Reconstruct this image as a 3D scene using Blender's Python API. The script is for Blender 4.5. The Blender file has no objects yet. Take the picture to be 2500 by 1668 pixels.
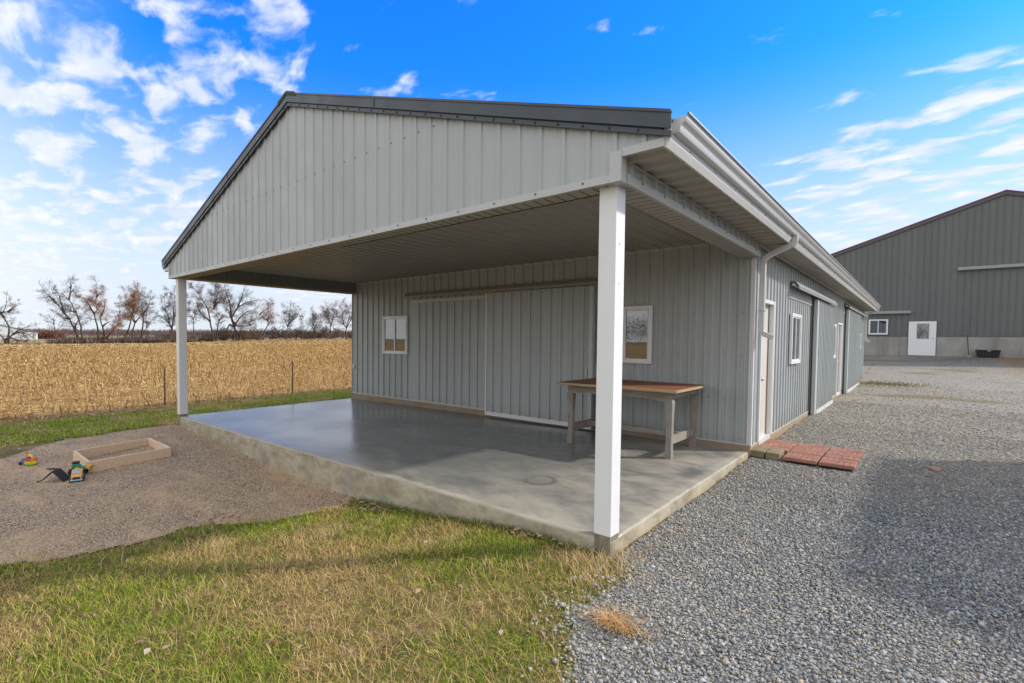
import bpy, bmesh, math, random
import numpy as np
from mathutils import Vector, Matrix
R = math.radians
rng = np.random.default_rng(7)
random.seed(7)
S = bpy.context.scene
COL = S.collection

# ------------------------------------------------------------------ helpers
def link(o, parent=None):
    COL.objects.link(o)
    if parent is not None:
        o.parent = parent
    return o

def tag(o, label=None, cat=None, group=None, kind=None):
    if label: o['label'] = label
    if cat: o['category'] = cat
    if group: o['group'] = group
    if kind: o['kind'] = kind
    return o

def empty(name, loc, label, cat, group=None):
    e = bpy.data.objects.new(name, None)
    e.empty_display_size = .2
    e.location = loc
    link(e)
    return tag(e, label, cat, group)

def base_of(o):
    v = Vector((0, 0, 0))
    while o is not None:
        v += o.location
        o = o.parent
    return v

class MB:
    """collects shapes in world coordinates; build() links them as one mesh object"""
    def __init__(s):
        s.v = []; s.f = []; s.m = []
    def add(s, vs, fs, mi=0):
        n = len(s.v)
        s.v += [tuple(p) for p in vs]
        s.f += [tuple(i + n for i in f) for f in fs]
        s.m += [mi] * len(fs)
        return s
    def box(s, x0, x1, y0, y1, z0, z1, mi=0):
        v = [(x, y, z) for z in (z0, z1) for y in (y0, y1) for x in (x0, x1)]
        f = [(0, 2, 3, 1), (4, 5, 7, 6), (0, 1, 5, 4), (2, 6, 7, 3), (0, 4, 6, 2), (1, 3, 7, 5)]
        return s.add(v, f, mi)
    def hexa(s, bot, top, mi=0):
        return s.add(list(bot) + list(top), [(3, 2, 1, 0), (4, 5, 6, 7)] + [(i, (i + 1) % 4, (i + 1) % 4 + 4, i + 4) for i in range(4)], mi)
    def prism(s, poly, d, mi=0):
        """poly: list of 3D points, d: extrusion vector"""
        n = len(poly); d = Vector(d)
        a = [Vector(p) for p in poly]; b = [p + d for p in a]
        f = [tuple(range(n))[::-1], tuple(range(n, 2 * n))] + [(i, (i + 1) % n, (i + 1) % n + n, i + n) for i in range(n)]
        return s.add(a + b, f, mi)
    def tube(s, pts, rad, n=8, mi=0, cap=True, sq=None):
        pts = [Vector(p) for p in pts]
        if not hasattr(rad, '__len__'): rad = [rad] * len(pts)
        vs = []; fs = []
        ref = Vector((0, 0, 1))
        for i, p in enumerate(pts):
            t = (pts[min(i + 1, len(pts) - 1)] - pts[max(i - 1, 0)]).normalized()
            r = ref if abs(t.dot(ref)) < .95 else Vector((0, 1, 0))
            if sq: r = Vector(sq)
            a = t.cross(r).normalized(); b = a.cross(t)
            for k in range(n):
                an = 2 * math.pi * (k + .5) / n
                vs.append(p + (a * math.cos(an) + b * math.sin(an)) * rad[i])
        for i in range(len(pts) - 1):
            for k in range(n):
                fs.append((i * n + k, i * n + (k + 1) % n, (i + 1) * n + (k + 1) % n, (i + 1) * n + k))
        if cap:
            fs.append(tuple(range(n))[::-1]); fs.append(tuple(range((len(pts) - 1) * n, len(pts) * n)))
        return s.add(vs, fs, mi)
    def ball(s, c, r, mi=0, n=8, sz=1):
        vs = []; fs = []
        for j in range(1, n // 2 + 1):
            th = math.pi * j / (n // 2 + 1)
            for k in range(n):
                a = 2 * math.pi * k / n
                vs.append((c[0] + r * math.sin(th) * math.cos(a), c[1] + r * math.sin(th) * math.sin(a), c[2] + r * sz * math.cos(th)))
        q = n // 2
        vs += [(c[0], c[1], c[2] + r * sz), (c[0], c[1], c[2] - r * sz)]
        for j in range(q - 1):
            for k in range(n):
                fs.append((j * n + k, (j + 1) * n + k, (j + 1) * n + (k + 1) % n, j * n + (k + 1) % n))
        for k in range(n):
            fs.append((q * n, k, (k + 1) % n)); fs.append((q * n + 1, (q - 1) * n + (k + 1) % n, (q - 1) * n + k))
        return s.add(vs, fs, mi)
    def build(s, name, mat, parent=None, bevel=0, smooth=False, seg=2):
        me = bpy.data.meshes.new(name)
        b = base_of(parent) if parent is not None else Vector((0, 0, 0))
        me.from_pydata([(x - b.x, y - b.y, z - b.z) for x, y, z in s.v], [], s.f)
        mats = mat if isinstance(mat, (list, tuple)) else [mat]
        for m in mats: me.materials.append(m)
        if len(mats) > 1: me.polygons.foreach_set('material_index', s.m)
        if bevel:
            bm = bmesh.new(); bm.from_mesh(me)
            bmesh.ops.recalc_face_normals(bm, faces=bm.faces[:])
            ed = [e for e in bm.edges if len(e.link_faces) == 2 and e.calc_face_angle(0) > .5]
            bmesh.ops.bevel(bm, geom=ed, offset=bevel, segments=seg, affect='EDGES', profile=.5, clamp_overlap=True)
            bm.to_mesh(me); bm.free()
        if smooth: me.polygons.foreach_set('use_smooth', [True] * len(me.polygons))
        me.update()
        o = bpy.data.objects.new(name, me)
        return link(o, parent)

def build_split(mb, name, mat, parent, **kw):
    """one object per separate piece; tiny pieces (screw heads) stay with the first"""
    par = list(range(len(mb.v)))
    def fd(a):
        while par[a] != a: par[a] = par[par[a]]; a = par[a]
        return a
    for f in mb.f:
        for i in f[1:]: par[fd(i)] = fd(f[0])
    comp = {}
    for f, m in zip(mb.f, mb.m): comp.setdefault(fd(f[0]), []).append((f, m))
    big, small = [], []
    for fs in comp.values():
        P = np.array([mb.v[i] for f, _ in fs for i in f])
        (small if np.ptp(P, axis=0).max() < .06 else big).append(fs)
    out = []
    for k, fs in enumerate(big):
        q = MB()
        for f, m in fs + (sum(small, []) if k == 0 else []): q.add([mb.v[i] for i in f], [tuple(range(len(f)))], m)
        # weld
        o = q.build(name, mat, parent)
        bm = bmesh.new(); bm.from_mesh(o.data); bmesh.ops.remove_doubles(bm, verts=bm.verts[:], dist=1e-6); bmesh.ops.recalc_face_normals(bm, faces=bm.faces[:]); bm.to_mesh(o.data); bm.free()
        out.append(o)
    return out

def np_mesh(name, V, F, mat, col=None, parent=None, smooth=False):
    """V (n,3) float, F (m,k) int faces of equal size"""
    me = bpy.data.meshes.new(name)
    V = np.asarray(V, np.float32); F = np.asarray(F, np.int32)
    if parent is not None:
        V = V - np.array(base_of(parent), np.float32)
    k = F.shape[1]
    me.vertices.add(len(V)); me.vertices.foreach_set('co', V.ravel())
    me.loops.add(F.size); me.loops.foreach_set('vertex_index', F.ravel())
    me.polygons.add(len(F)); me.polygons.foreach_set('loop_start', np.arange(0, F.size, k, dtype=np.int32))
    me.update(calc_edges=True)
    if col is not None:
        a = me.attributes.new('Col', 'FLOAT_COLOR', 'POINT')
        c = np.ones((len(V), 4), np.float32); c[:, :3] = col
        a.data.foreach_set('color', c.ravel())
    me.materials.append(mat)
    if smooth: me.polygons.foreach_set('use_smooth', np.ones(len(F), bool))
    return link(bpy.data.objects.new(name, me), parent)

# ------------------------------------------------------------------ materials
class NT:
    def __init__(s, m):
        m.use_nodes = True
        s.t = m.node_tree; s.n = s.t.nodes; s.l = s.t.links
        s.bsdf = s.n.get('Principled BSDF')
    def new(s, ty, **kw):
        nd = s.n.new(ty)
        for k, v in kw.items(): setattr(nd, k, v)
        return nd
    def put(s, sock, val):
        if hasattr(val, 'default_value') and hasattr(val, 'is_output'): s.l.new(val, sock)
        else: sock.default_value = val
    def coords(s, scale=(1, 1, 1), which='Object'):
        tc = s.new('ShaderNodeTexCoord'); mp = s.new('ShaderNodeMapping')
        s.l.new(tc.outputs[which], mp.inputs['Vector']); mp.inputs['Scale'].default_value = scale
        return mp.outputs[0]
    def noise(s, vec, scale, detail=4, rough=.55, dist=0, out='Fac'):
        nd = s.new('ShaderNodeTexNoise')
        s.put(nd.inputs['Vector'], vec); nd.inputs['Scale'].default_value = scale
        nd.inputs['Detail'].default_value = detail; nd.inputs['Roughness'].default_value = rough; nd.inputs['Distortion'].default_value = dist
        return nd.outputs[out]
    def vor(s, vec, scale, feature='F1', out='Color', rnd=1):
        nd = s.new('ShaderNodeTexVoronoi', feature=feature)
        s.put(nd.inputs['Vector'], vec); nd.inputs['Scale'].default_value = scale; nd.inputs['Randomness'].default_value = rnd
        return nd.outputs[out]
    def ramp(s, fac, stops, interp='LINEAR'):
        nd = s.new('ShaderNodeValToRGB'); cr = nd.color_ramp; cr.interpolation = interp
        while len(cr.elements) < len(stops): cr.elements.new(.5)
        for e, (p, c) in zip(cr.elements, stops):
            e.position = p; e.color = (*c, 1) if hasattr(c, '__len__') else (c, c, c, 1)
        s.put(nd.inputs[0], fac); return nd.outputs[0]
    def mix(s, fac, a, b, mode='MIX'):
        nd = s.new('ShaderNodeMix', data_type='RGBA', blend_type=mode)
        s.put(nd.inputs[0], fac)
        for i, v in ((6, a), (7, b)):
            if isinstance(v, (tuple, list)) and len(v) == 3: v = (*v, 1)
            s.put(nd.inputs[i], v)
        return nd.outputs[2]
    def math(s, op, a, b=0., c=None, clamp=False):
        nd = s.new('ShaderNodeMath', operation=op, use_clamp=clamp)
        s.put(nd.inputs[0], a); s.put(nd.inputs[1], b)
        if c is not None: s.put(nd.inputs[2], c)
        return nd.outputs[0]
    def rng(s, v, a, b, c=0., d=1., smooth=True):
        nd = s.new('ShaderNodeMapRange'); nd.interpolation_type = 'SMOOTHSTEP' if smooth else 'LINEAR'
        s.put(nd.inputs['Value'], v)
        for k, x in (('From Min', a), ('From Max', b), ('To Min', c), ('To Max', d)): nd.inputs[k].default_value = x
        return nd.outputs[0]
    def bump(s, h, strength=.3, dist=.01):
        nd = s.new('ShaderNodeBump'); s.put(nd.inputs['Height'], h)
        nd.inputs['Strength'].default_value = strength; nd.inputs['Distance'].default_value = dist
        s.l.new(nd.outputs[0], s.bsdf.inputs['Normal'])
    def set(s, **kw):
        for k, v in kw.items():
            k = {'col': 'Base Color', 'rough': 'Roughness', 'metal': 'Metallic', 'spec': 'Specular IOR Level', 'coat': 'Coat Weight', 'coatr': 'Coat Roughness', 'ior': 'IOR'}[k]
            if isinstance(v, tuple) and len(v) == 3: v = (*v, 1)
            s.put(s.bsdf.inputs[k], v)

def M(name):
    m = bpy.data.materials.new(name); return m, NT(m)

def paint(name, col, rough=.45, var=.10, streak=.06, dirt=None, spec=.5):
    m, t = M(name)
    v = t.coords()
    a = t.noise(v, 1.3, 5, .6)
    b = t.noise(t.coords((9, 9, .35)), 1.0, 4, .6)
    f = t.math('ADD', t.math('MULTIPLY', a, var * 2), t.math('MULTIPLY', b, streak * 2))
    f = t.math('ADD', f, 1 - var - streak)
    c = t.mix(1., col, t.mix(0, f, f), 'MULTIPLY')
    if name.startswith('siding'):
        sx = t.new('ShaderNodeSeparateXYZ'); t.l.new(v, sx.inputs[0])
        wn = t.new('ShaderNodeTexWhiteNoise', noise_dimensions='1D')
        t.l.new(t.math('FLOOR', t.math('DIVIDE', t.math('ADD', sx.outputs[0], sx.outputs[1]), .914)), wn.inputs['W'])
        c = t.mix(1., c, t.mix(wn.outputs['Value'], (.955, .955, .955), (1.04, 1.04, 1.04)), 'MULTIPLY')
        sp = t.math('MULTIPLY', t.rng(t.math('ADD', sx.outputs[2], t.math('MULTIPLY', t.noise(v, 4, 5, .65), -.5)), .22, -.15), t.rng(t.noise(v, 14, 5, .7), .4, .7, .25, .6))
        c = t.mix(sp, c, (.30, .26, .20))
    if dirt:
        d = t.rng(t.noise(v, 2.2, 7, .7), .5, .8, 0, .55)
        c = t.mix(d, c, dirt)
    t.set(col=c, rough=t.rng(t.noise(v, 3, 4), .3, .7, rough - .06, rough + .1), spec=spec)
    return m

def plain(name, col, rough=.5, var=.12, scale=8, metal=0., spec=.5):
    m, t = M(name)
    n = t.noise(t.coords(), scale, 4, .6)
    c = t.mix(n, tuple(x * (1 - var) for x in col), tuple(min(1, x * (1 + var)) for x in col))
    t.set(col=c, rough=rough, metal=metal, spec=spec)
    return m

MAT = {}
MAT['siding'] = paint('siding_ash_grey', (.385, .412, .413), .42, .07, .06)
MAT['siding_trim'] = paint('trim_ash_grey', (.47, .48, .475), .4, .05, .04)
MAT['white'] = paint('white_vinyl', (.74, .745, .75), .38, .03, .03)
MAT['white_metal'] = paint('white_trim_metal', (.66, .66, .65), .34, .04, .0)
MAT['gutter'] = plain('gutter_metal', (.58, .58, .57), .24, .03, .6)
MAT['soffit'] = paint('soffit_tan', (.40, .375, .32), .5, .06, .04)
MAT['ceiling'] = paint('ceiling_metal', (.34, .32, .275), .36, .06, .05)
MAT['roof'] = paint('roof_charcoal', (.046, .058, .068), .38, .10, .05)
MAT['dark'] = plain('dark_gap', (.02, .02, .021), .7)
MAT['screw'] = plain('screw_head', (.10, .10, .105), .4)
MAT['doorwhite'] = paint('door_cream', (.60, .565, .505), .45, .04, .03)
MAT['darkgrey_siding'] = paint('siding_charcoal', (.125, .135, .130), .5, .05, .04)
MAT['darkgrey_trim'] = paint('trim_charcoal', (.085, .085, .088), .5, .06, .03)
MAT['track'] = paint('track_grey', (.30, .305, .30), .45, .05, .03)
MAT['redroof'] = plain('roof_dark_red', (.30, .025, .06), .45)
MAT['knob'] = plain('satin_nickel', (.55, .52, .48), .25, .05, 8, 1.)
MAT['rust'] = plain('rusty_steel', (.11, .055, .035), .8, .35, 25)
MAT['blackplastic'] = plain('black_plastic', (.018, .018, .02), .4)
MAT['brick'] = None

def glass(name, tint=(.012, .016, .02)):
    m, t = M(name)
    n = t.noise(t.coords(), .9, 3)
    t.set(col=tint, rough=.015, spec=1., ior=1.9)
    t.bump(n, .06, .02)
    return m
MAT['glass'] = glass('window_glass')

def wood(name, c0, c1, rough=.75, axis=0, grey=None, sc=1.):
    m, t = M(name)
    s = [9 * sc] * 3; s[axis] = .7 * sc
    v = t.coords(tuple(s))
    g = t.noise(v, 3.0, 7, .65, .6)
    fine = t.noise(t.coords(tuple(x * 5 for x in s)), 3, 3, .6)
    c = t.ramp(g, [(.3, c0), (.68, c1)])
    c = t.mix(t.math('MULTIPLY', fine, .35), c, tuple(x * .55 for x in c0))
    if grey:
        c = t.mix(t.rng(t.noise(t.coords(), 2.3, 5, .6), .42, .62), c, grey)
    t.set(col=c, rough=rough, spec=.3)
    t.bump(t.math('ADD', g, t.math('MULTIPLY', fine, .5)), .35, .006)
    return m
MAT['lumber_x'] = wood('weathered_board_x', (.20, .135, .08), (.40, .29, .185), axis=0, grey=(.27, .235, .19))
MAT['lumber_y'] = wood('weathered_board_y', (.30, .22, .13), (.46, .35, .23), axis=1)
MAT['newlumber'] = wood('pale_lumber', (.70, .49, .32), (.84, .65, .47), axis=0, sc=1.3)
MAT['posttimber'] = wood('mossy_timber', (.12, .10, .06), (.36, .335, .26), axis=2, grey=(.085, .095, .045), sc=1.6)
MAT['oldleg'] = wood('grey_old_wood', (.15, .115, .085), (.36, .315, .265), axis=2, grey=(.27, .255, .235), sc=1.8)
MAT['oldrail'] = wood('grey_old_rail', (.17, .13, .10), (.38, .33, .275), axis=0, grey=(.28, .26, .235), sc=1.8)
MAT['tabletop'] = wood('rust_brown_top', (.17, .055, .025), (.34, .135, .06), .55, axis=0, grey=(.24, .09, .04), sc=.8)
MAT['tabledge'] = wood('pale_edge', (.35, .24, .13), (.50, .38, .24), axis=0)
MAT['bark'] = plain('bark', (.075, .058, .042), .9, .4, 3)
MAT['yellowwood'] = wood('treated_wood_strip', (.42, .27, .12), (.58, .40, .20), axis=0)

def attr_mat(name, rough=.8, spec=.25, trans=0., boost=1.):
    m, t = M(name)
    a = t.new('ShaderNodeAttribute', attribute_name='Col')
    n = t.noise(t.coords(), 40, 3)
    c = t.mix(1., a.outputs['Color'], t.mix(n, (.75, .75, .75), (1.25, 1.25, 1.25)), 'MULTIPLY')
    t.set(col=c, rough=rough, spec=spec)
    if trans:
        tr = t.new('ShaderNodeBsdfTranslucent'); t.l.new(c, tr.inputs['Color'])
        mx = t.new('ShaderNodeMixShader'); mx.inputs[0].default_value = trans
        t.l.new(t.bsdf.outputs[0], mx.inputs[1]); t.l.new(tr.outputs[0], mx.inputs[2])
        t.l.new(mx.outputs[0], t.n['Material Output'].inputs['Surface'])
    return m
MAT['blade'] = attr_mat('grass_blades', .6, .3, .25)
MAT['stalk'] = attr_mat('dry_stalks', .8, .2, .15)
MAT['stone'] = attr_mat('crushed_stone', .85, .25)
MAT['leaf'] = attr_mat('dead_leaves', .8, .2, .1)
MAT['twig'] = attr_mat('twigs', .9, .1)

# concrete porch floor: sealed grey middle, dusty tan towards the open edges, scuffs and a ring stain
m, t = M('porch_concrete'); MAT['concrete'] = m
v = t.coords()
sep = t.new('ShaderNodeSeparateXYZ'); t.l.new(v, sep.inputs[0])
wob = t.math('MULTIPLY', t.math('SUBTRACT', t.noise(v, .7, 5, .55), .5), 1.5)
wob2 = t.math('MULTIPLY', t.math('SUBTRACT', t.noise(v, 7, 4, .6), .5), .10)
ex = t.rng(t.math('ADD', sep.outputs[0], t.math('MULTIPLY', wob, 1.6)), -2.7, -.25)
ey = t.rng(t.math('SUBTRACT', t.math('MULTIPLY', wob, .35), sep.outputs[1]), -.75, .05)
nose = t.math('MAXIMUM', t.rng(t.math('ADD', sep.outputs[1], wob2), .11, .05), t.rng(t.math('ADD', sep.outputs[0], wob2), -.16, -.07))
mot = t.noise(t.coords((1, 1.7, 1)), 1.3, 10, .68, .3)
cl = t.noise(v, .55, 3, .5)
grey = t.ramp(mot, [(.25, (.105, .108, .104)), (.5, (.155, .158, .152)), (.78, (.235, .236, .226))])
tan = t.ramp(mot, [(.28, (.19, .19, .175)), (.48, (.33, .30, .25)), (.75, (.47, .42, .335))])
dust = t.math('MULTIPLY', t.math('MAXIMUM', ex, t.math('MULTIPLY', ey, .55)), t.rng(mot, .28, .66, .35, 1.))
c = t.mix(dust, grey, tan)
# ring stain
pos = t.new('ShaderNodeVectorMath', operation='DISTANCE'); t.l.new(v, pos.inputs[0]); pos.inputs[1].default_value = (-1.42, 1.05, -.01)
ring = t.math('MULTIPLY', t.rng(t.math('ABSOLUTE', t.math('SUBTRACT', pos.outputs['Value'], .17)), .045, .01), t.rng(t.noise(v, 3.2, 3), .38, .55))
c = t.mix(t.math('MULTIPLY', ring, .6), c, (.07, .075, .075))
scr = t.rng(t.noise(t.coords((.7, 9, 1)), 3., 6, .75), .66, .74)
c = t.mix(t.math('MULTIPLY', scr, .25), c, (.45, .43, .37))
crk = t.rng(t.vor(t.coords((.28, .5, 1)), .9, 'DISTANCE_TO_EDGE', 'Distance'), .006, .001)
c = t.mix(t.math('MULTIPLY', crk, .0), c, (.4, .38, .33))
c = t.mix(t.math('MULTIPLY', nose, .75), c, t.ramp(mot, [(.3, (.30, .265, .20)), (.7, (.48, .43, .34))]))
side = t.rng(sep.outputs[2], -.115, -.15)          # the rough vertical face below the nosing
geo = t.new('ShaderNodeNewGeometry'); sn = t.new('ShaderNodeSeparateXYZ'); t.l.new(geo.outputs['Normal'], sn.inputs[0])
vert = t.rng(sn.outputs[2], .75, .35)
sidec = t.ramp(t.noise(t.coords((1.2, 1.2, 2.2)), 2.6, 8, .68, .4), [(.3, (.22, .175, .115)), (.5, (.37, .315, .225)), (.72, (.52, .465, .365))])
sidec = t.mix(t.math('MULTIPLY', t.rng(t.noise(v, 1.3, 4), .5, .68), .5), sidec, (.20, .205, .17))
c = t.mix(vert, c, sidec)
rg = t.rng(cl, .3, .7, .17, .27)
rg = t.math('ADD', rg, t.math('MULTIPLY', t.math('MAXIMUM', dust, nose), .22))
t.set(col=c, rough=t.math('MAXIMUM', rg, t.math('MULTIPLY', vert, .85)), spec=.5)
t.bump(t.math('ADD', t.noise(v, 60, 4), t.math('MULTIPLY', t.noise(v, 7, 5), 2.)), .05, .004)

m, t = M('foundation_concrete'); MAT['foundation'] = m
v = t.coords()
c = t.ramp(t.noise(v, .8, 7, .65), [(.3, (.24, .235, .22)), (.7, (.38, .37, .345))])
st = t.rng(t.noise(t.coords((1.4, 1, .12)), 1.3, 5, .6), .5, .66)
c = t.mix(t.math('MULTIPLY', st, .5), c, (.20, .15, .10))
t.set(col=c, rough=.9, spec=.2)

def stones_mat(name, stops, scale, tintn, tint, bumpd=.012, big=None):
    m, t = M(name)
    v = t.coords()
    vj = t.new('ShaderNodeVectorMath', operation='ADD'); t.l.new(v, vj.inputs[0])
    cell = t.vor(v, scale, 'F1', 'Color')
    sp = t.new('ShaderNodeSeparateColor'); t.l.new(cell, sp.inputs[0])
    c = t.ramp(sp.outputs[0], stops)
    d = t.vor(v, scale, 'F1', 'Distance')
    c = t.mix(t.rng(d, .35, .75), c, tuple(x * .35 for x in stops[0][1]))
    f = t.rng(t.noise(v, tintn, 6, .6), .42, .68)
    c = t.mix(t.math('MULTIPLY', f, .6), c, tint)
    if big: c = big(t, v, c)
    t.set(col=c, rough=.92, spec=.2)
    t.bump(t.math('SUBTRACT', 1., d), .7, bumpd)
    return m

def drive_extra(t, v, c):
    sp = t.new('ShaderNodeSeparateXYZ'); t.l.new(v, sp.inputs[0])
    w = t.math('MULTIPLY', t.math('SUBTRACT', t.noise(v, .35, 5, .6), .5), 5.)
    far = t.math('MULTIPLY', t.rng(t.math('ADD', sp.outputs[1], w), 2.5, 7.), t.rng(t.math('ADD', sp.outputs[1], w), 33., 25.))
    near = t.rng(t.math('ADD', sp.outputs[0], t.math('MULTIPLY', w, .15)), 1.4, .25)
    tan = t.ramp(t.noise(v, 9, 6, .7), [(.25, (.23, .195, .145)), (.45, (.37, .32, .245)), (.75, (.50, .445, .355))])
    c = t.mix(t.math('MULTIPLY', t.math('MAXIMUM', far, t.math('MULTIPLY', near, .5)), .5), c, tan)
    mud = t.math('MULTIPLY', t.rng(t.noise(t.coords((.35, .9, 1)), .55, 5, .6), .56, .66), t.rng(sp.outputs[1], 9, 14))
    c = t.mix(t.math('MULTIPLY', mud, .75), c, (.14, .115, .05))
    for px, py, rx, ry in ((1.9, 16., 1.0, .75), (3.1, 15.4, .8, .5), (.7, 20.3, 1.0, .5)):
        pd = t.new('ShaderNodeVectorMath', operation='DISTANCE'); mp2 = t.new('ShaderNodeMapping'); t.l.new(v, mp2.inputs['Vector'])
        mp2.inputs['Scale'].default_value = (1 / rx, 1 / ry, 0); mp2.inputs['Location'].default_value = (0, 0, 0)
        t.l.new(mp2.outputs[0], pd.inputs[0]); pd.inputs[1].default_value = (px / rx, py / ry, 0)
        pm = t.rng(t.math('ADD', pd.outputs['Value'], t.math('MULTIPLY', t.noise(v, 1.6, 5, .7), .9)), 1.5, .9)
        c = t.mix(t.math('MULTIPLY', pm, .8), c, (.20, .15, .075))
    soil = t.math('MULTIPLY', t.rng(t.math('ADD', sp.outputs[0], t.math('MULTIPLY', w, .3)), 4.2, 6.), t.rng(sp.outputs[1], 24, 29))
    c = t.mix(t.math('MULTIPLY', soil, .85), c, t.ramp(t.noise(v, 3, 6, .7), [(.3, (.13, .075, .04)), (.7, (.30, .19, .11))]))
    return c
MAT['drive'] = stones_mat('drive_gravel', [(0., (.12, .12, .118)), (.45, (.235, .232, .226)), (.8, (.36, .352, .338)), (1., (.48, .44, .38))], 42, .7, (.27, .235, .18), .014, drive_extra)

def pad_extra(t, v, c):
    f = t.noise(t.coords((1, 2.2, 1)), .8, 6, .65, .6)
    c = t.mix(t.rng(f, .46, .7, 0, .7), c, (.58, .40, .245))
    return t.mix(t.rng(t.noise(v, 1.7, 6, .7), .58, .75, 0, .5), c, (.22, .165, .10))
MAT['pad'] = stones_mat('pea_gravel', [(0., (.30, .20, .125)), (.5, (.52, .38, .25)), (.85, (.64, .50, .35)), (1., (.74, .65, .52))], 75, .9, (.50, .345, .20), .007, pad_extra)

def soil_mat(name, stops, scale=2.5, fine=35, bump=.5, bd=.02):
    m, t = M(name)
    v = t.coords()
    c = t.ramp(t.noise(v, scale, 7, .65), stops)
    n = t.noise(v, fine, 5, .7)
    c = t.mix(1., c, t.mix(n, (.45, .45, .45), (1.5, 1.5, 1.5)), 'MULTIPLY')
    t.set(col=c, rough=.95, spec=.15)
    t.bump(n, bump, bd)
    return m
MAT['lawn'] = soil_mat('lawn_thatch', [(.3, (.10, .105, .028)), (.52, (.20, .145, .065)), (.72, (.32, .215, .115))])
MAT['ground'] = soil_mat('open_ground', [(.3, (.20, .15, .075)), (.7, (.34, .255, .13))], .05, 3)
# harvested corn field: tan litter, faint rows along y
m, t = M('corn_field_litter'); MAT['field'] = m
v = t.coords()
c = t.ramp(t.noise(t.coords((1.5, .7, 1)), 1.4, 8, .72), [(.28, (.15, .080, .028)), (.5, (.36, .21, .075)), (.72, (.58, .38, .16))])
c = t.mix(t.rng(t.noise(v, 6, 6, .75, .5), .5, .8, 0, .6), c, (.62, .46, .24))
c = t.mix(t.rng(t.noise(t.coords((.06, .012, 1)), 1.2, 4), .48, .7, 0, .4), c, (.36, .24, .10))
t.set(col=c, rough=.95, spec=.1)
t.bump(t.noise(v, 9, 6, .75), .8, .08)

# red embossed pavers
def paver_mat():
    m, t = M('red_paver')
    v = t.coords()
    c = t.ramp(t.noise(v, 5, 6, .65), [(.3, (.25, .115, .082)), (.7, (.40, .215, .155))])
    c = t.mix(t.rng(t.noise(v, 30, 4, .7), .5, .8, 0, .5), c, (.46, .26, .19))
    t.set(col=c, rough=.9, spec=.2); t.bump(t.noise(v, 90, 4, .7), .3, .004)
    return m
MAT['paver'] = paver_mat()
m, t = M('tan_block'); MAT['tanblock'] = m
v = t.coords(); c = t.ramp(t.noise(v, 7, 7, .7), [(.3, (.155, .12, .07)), (.7, (.335, .275, .175))])
t.set(col=c, rough=.92, spec=.2); t.bump(t.noise(v, 45, 5, .7), .6, .01)
for nm, cc in dict(toy_yellow=(.75, .38, .03), toy_orange=(.80, .12, .015), toy_lime=(.28, .62, .03), toy_blue=(.02, .16, .48), toy_red=(.65, .03, .02), toy_lightblue=(.30, .50, .58), toy_green=(.03, .22, .10), toy_lemon=(.78, .62, .02), toy_apricot=(.72, .36, .10)).items():
    MAT[nm] = plain(nm, cc, .4, .08, 12)
MAT['greyrubber'] = plain('grey_plastic_sheet', (.045, .046, .047), .75, .2, 6, spec=.2)

# ------------------------------------------------------------------ terrain
CAM = np.array([1.7944, -3.5594, 1.5554])
TREES = [  # x, y, z, metres per traced unit
 (-127.38, 7.71, -.19), (-128.3, 18.35, -.13), (-128.2, 22.8, .0), (-127.6, 28.8, .0), (-126.7, 34.2, .16), (-124.9, 42.8, .43),
 (-123.5, 47.8, .6), (-121.9, 53.2, .86), (-120.3, 58.3, .91), (-118, 64.5, 1.1), (-115, 72.4, 1.19)]
ctl = [(0, 0, -.165), (-.87, 0, -.18), (-2, 0, -.316), (-3.9, 0, -.455), (-6, 0, -.425), (-9.85, 0, -.31), (0, 2, -.15), (0, 4.1, -.10), (0, 6, -.06),
 (0, 9, -.045), (0, 13, -.045), (0, 18, -.03), (0, 21, .03), (0, 23, .09), (2, 23, .09), (2, 30, .5), (2, 36, .83), (6, 36, .83), (14, 36, .85), (-8, 36, .7), (8, 28, .4),
 (1.2, -1.4, -.19), (1.8, -3.5, -.2), (5, -5, -.15), (5, 2, -.1), (6, 10, -.04), (8, 18, .02), (3, 5, -.09), (2.5, 14, -.02),
 (-2, -1.5, -.36), (-4, -2, -.44), (-3, -4, -.5), (-8, -6, -.55), (-6, -2, -.42), (-8, -2, -.4), (-10, -1.5, -.34), (-10.2, 3, -.2), (-11, 8, -.2), (-10.5, 20, -.1), (-12.6, 0, -.33),
 (-14, -8, -.5), (-14, 5, -.3), (-15, 18, -.25), (-60, 0, -.3), (-60, 25, .0), (-50, 45, .2), (-70, -60, -.6), (-30, -60, -.7), (10, -60, -.3), (60, -30, 0), (60, 60, .9), (10, 120, 1.5), (-60, 110, 1.2)] + TREES
ctl = np.array(ctl, float)
def _k(r2):
    return r2 * np.log(r2 + 1e-9)
def tps_fit(P):
    n = len(P); d2 = ((P[:, None, :2] - P[None, :, :2]) ** 2).sum(-1)
    A = np.zeros((n + 3, n + 3)); A[:n, :n] = _k(d2) + np.eye(n) * .02
    A[:n, n] = 1; A[:n, n + 1:] = P[:, :2]; A[n, :n] = 1; A[n + 1:, :n] = P[:, :2].T
    return np.linalg.solve(A, np.concatenate([P[:, 2], [0, 0, 0]]))
W = tps_fit(ctl)
def vnoise(x, y, seed=0):
    xi = np.floor(x).astype(np.int64); yi = np.floor(y).astype(np.int64); fx = x - xi; fy = y - yi
    def h(a, b):
        q = (a * 374761393 + b * 668265263 + seed * 1442695041) & 0xffffffff
        q = ((q ^ (q >> 13)) * 1274126177) & 0xffffffff
        return ((q ^ (q >> 16)) & 0xffff) / 65535.
    fx = fx * fx * (3 - 2 * fx); fy = fy * fy * (3 - 2 * fy)
    return (h(xi, yi) * (1 - fx) + h(xi + 1, yi) * fx) * (1 - fy) + (h(xi, yi + 1) * (1 - fx) + h(xi + 1, yi + 1) * fx) * fy
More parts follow.
